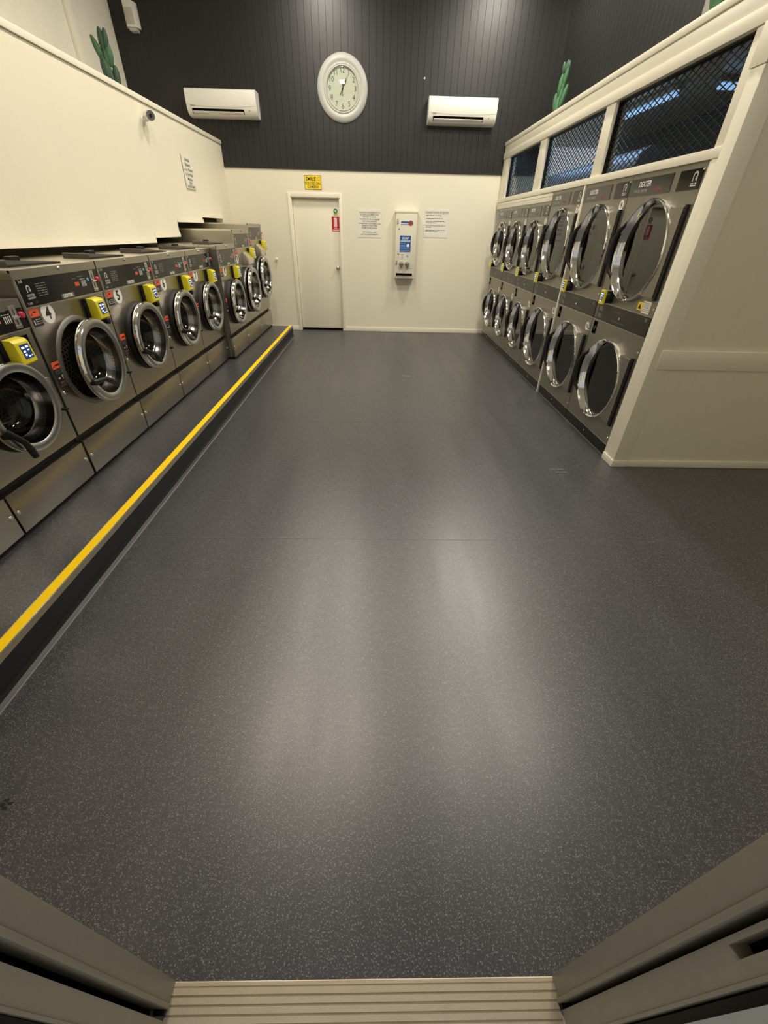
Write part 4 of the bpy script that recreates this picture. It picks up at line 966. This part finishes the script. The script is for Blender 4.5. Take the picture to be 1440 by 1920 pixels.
# air conditioners
def aircon(label, x0, x1):
    r = thing('air_conditioner', label, 'air conditioner', ((x0+x1)/2, YD, 2.955), 0, 'split air conditioners on the dark wall'); W = (x1-x0)/2
    prof = [(0.0, 0.0), (-0.120, 0.0), (-0.165, 0.012), (-0.195, 0.040), (-0.212, 0.080), (-0.222, 0.150), (-0.222, 0.262), (-0.212, 0.280), (-0.19, 0.292), (0.0, 0.292)]
    b = MB().use(M_ACW); b.prism(prof, -W+0.012, W-0.012, 'x'); build('body', b, r, smooth=40)
    for sx in (-1, 1):
        c = MB().use(M_ACW); c.prism([(y*1.0, z) for y, z in prof], sx*(W-0.0118), sx*W, 'x'); build('end_cap', c, r, smooth=40)
    b = MB().use(M_ACG); n = 20
    def pf(z): 
        pts = [(0.012, -0.165), (0.040, -0.195), (0.080, -0.212), (0.150, -0.222)]
        for (z0, y0), (z1, y1) in zip(pts[:-1], pts[1:]):
            if z <= z1: return y0+(y1-y0)*max(0, (z-z0))/(z1-z0)
        return -0.222
    for i in range(n):
        a0, a1 = -W+0.02+(2*W-0.04)*i/n, -W+0.02+(2*W-0.04)*(i+1)/n
        za = 0.098+0.018*(2*i/n-1)**2; zb = 0.098+0.018*(2*(i+1)/n-1)**2
        b.quad((a0, pf(0.014)-0.0015, 0.014), (a1, pf(0.014)-0.0015, 0.014), (a1, pf(zb)-0.0015, zb), (a0, pf(za)-0.0015, za))
    build('lower_band', b, r, smooth=0)
    v = MB().use(M_VOID); k = 8
    for q in range(k):
        z0, z1 = 0.026+0.052*q/k, 0.026+0.052*(q+1)/k
        v.quad((-W+0.07, pf(z0)-0.003, z0), (W-0.19, pf(z0)-0.003, z0), (W-0.19, pf(z1)-0.003, z1), (-W+0.07, pf(z1)-0.003, z1))
    build('air_outlet', v, r, smooth=0)
    l = MB().use(M_ACW); l.prism([(pf(0.028)-0.004, 0.028), (pf(0.050)-0.012, 0.046), (pf(0.050)-0.009, 0.051), (pf(0.030)-0.004, 0.034)], -W+0.08, W-0.20, 'x'); build('louvre', l, r, smooth=0)
    m = MB().use(M_FAINT); bars(m, -W+0.06, -W+0.12, 0.104, 0.006, 2, 0.2205, 0.05); m.disc(0.008, 0.2145, W-0.11, 0.066, 12); build('maker_mark', m, r, smooth=0)
    return r
aircon('white split air conditioner left of the clock, over the left bulkhead end', -2.815, -1.800)
aircon('white split air conditioner right of the clock', 0.725, 1.735)

# loudspeaker high on the wall
sp = thing('wall_speaker', 'small white loudspeaker high at the left end of the dark wall', 'speaker', (-3.40, YD, 3.95))
b = MB().use(M_ACW); b.prism([(-0.085, 0.0), (-0.085, -0.055), (-0.060, -0.115), (0.060, -0.115), (0.085, -0.055), (0.085, 0.0)], -0.115, 0.125, 'z'); build('enclosure', b, sp, bevel=0.006)
b = MB().use(M_SPKG); b.box(-0.055, 0.055, -0.1185, -0.1155, -0.092, 0.060); build('grille', b, sp, bevel=0.001)
b = MB().use(M_ACG); b.box(-0.04, 0.055, -0.10, 0, -0.150, -0.116); build('bracket', b, sp, bevel=0.004)

# bulkhead notice and camera
s = thing('notice_board', 'white notice about pet blankets on the left bulkhead above the far washers', 'notice', (BX+0.0085, 6.855, 2.19), PI/2)
b = MB().use(M_PAPER); b.box(-0.155, 0.165, -0.006, 0, -0.172, 0.172); build('board', b, s, smooth=0)
joined_text('lettering', [(t, sz, M_DGREY, 0.0, z, dict(bold=0.0008)) for t, z, sz in (('Animals', 0.118, 0.050), ('Blankets', 0.068, 0.050), ('to be Washed', 0.018, 0.048), ('in Pet Wash', -0.030, 0.048), ('Machine', -0.076, 0.048), ('ONLY', -0.118, 0.042), ('LAUNDROMAT', -0.152, 0.040))], s, (0, -0.0068, 0))
sc2 = thing('security_camera', 'small white security camera on the left bulkhead', 'camera', (BX+0.0005, 5.86, 2.53))
b = MB().use(M_ACW); b.cyl((0, 0, -0.01), (0.012, 0, -0.01), 0.035, n=24); b.tube([(0.010, 0, -0.01), (0.045, -0.005, -0.012), (0.060, -0.010, 0.015)], 0.013, 12); build('bracket', b, sc2, smooth=40)
dd = Vector((0.62, -0.75, -0.12)).normalized(); c0 = Vector((0.045, 0.02, 0.030))
b = MB().use(M_ACW); b.cyl(c0, c0+dd*0.105, 0.042, n=28); build('housing', b, sc2, smooth=40, bevel=0.004)
b = MB().use(M_DGREY); b.cyl(c0+dd*0.1055, c0+dd*0.112, 0.041, n=28); b.use(M_PANEL).cyl(c0+dd*0.1122, c0+dd*0.116, 0.016, n=20); build('lens', b, sc2, smooth=40)

# artificial cacti on the ledges
def pad_mesh(L, w):
    mb = MB().use(M_CACT); nr, ns_ = 14, 18; base = len(mb.v)
    for i in range(nr+1):
        t = i/nr; z = L*(t-0.5); r = (w/2)*math.pow(max(0.0, math.sin(PI*min(1, max(0, 0.04+0.92*t)))), 0.55)
        for j in range(ns_):
            a = 2*PI*j/ns_; rr = r*(1+0.10*math.cos(6*a)); mb.v.append((rr*math.cos(a), rr*0.75*math.sin(a), z))
    for i in range(nr):
        for j in range(ns_): mb.face((base+i*ns_+j, base+i*ns_+(j+1) % ns_, base+(i+1)*ns_+(j+1) % ns_, base+(i+1)*ns_+j))
    mb.face(range(base+ns_-1, base-1, -1)); e = base+nr*ns_; mb.face(range(e, e+ns_))
    return mb
def cactus(label, x, y, z, rz, pads, dark):
    r = thing('artificial_cactus', label, 'cactus', (x, y, z), rz, 'cacti on the ledges')
    pot = MB().use(M_CACTD); pot.cyl((0, 0, 0.0005), (0, 0, 0.10), 0.055, 0.070, 24); build('pot', pot, r, smooth=40)
    for i, (dx, dz, L, w, tilt) in enumerate(pads):
        mb = pad_mesh(L, w*1.3)
        if i in dark: mb.mats = [M_CACTD]
        nm = 'stem' if i == 0 else 'pad'
        build(nm, mb, r, (dx, 0.008*((i % 3)-1), dz), (0, tilt, 0), smooth=60)
    return r
L_ = [(0.0, 0.21, 0.30, 0.055, 0.0), (0.0, 0.40, 0.16, 0.045, 0.05), (-0.005, 0.545, 0.20, 0.045, 0.02), (0.035, 0.555, 0.17, 0.040, 0.12), (0.035, 0.44, 0.19, 0.055, 0.06), (-0.06, 0.465, 0.23, 0.045, -0.32), (-0.03, 0.31, 0.24, 0.060, -0.12), (0.055, 0.265, 0.20, 0.052, 0.10)]
cactus('dark green potted cactus on the left ledge near the pale wall', -3.0, 6.54, 2.7005, math.radians(25), L_, (0, 2, 3, 6, 7))
R_ = [(0.0, 0.20, 0.24, 0.050, 0.0), (0.02, 0.345, 0.17, 0.036, 0.10), (-0.005, 0.44, 0.20, 0.040, 0.05), (0.045, 0.535, 0.23, 0.038, 0.12), (0.030, 0.43, 0.09, 0.034, 0.08), (0.055, 0.335, 0.23, 0.048, 0.25), (-0.03, 0.27, 0.18, 0.042, -0.08), (0.02, 0.245, 0.09, 0.040, 0.15), (0.0, 0.59, 0.11, 0.036, -0.05), (0.035, 0.60, 0.12, 0.036, 0.15)]
cactus('bright green cactus on the ledge over the far dryers, against the dark wall', 2.35, 7.47, 2.7855, math.radians(-18), R_, (8, 9))
cactus('green cactus cut off by the top right frame edge, on the dryer wall ledge', 2.40, 4.42, 2.7855, math.radians(-28), R_, ())
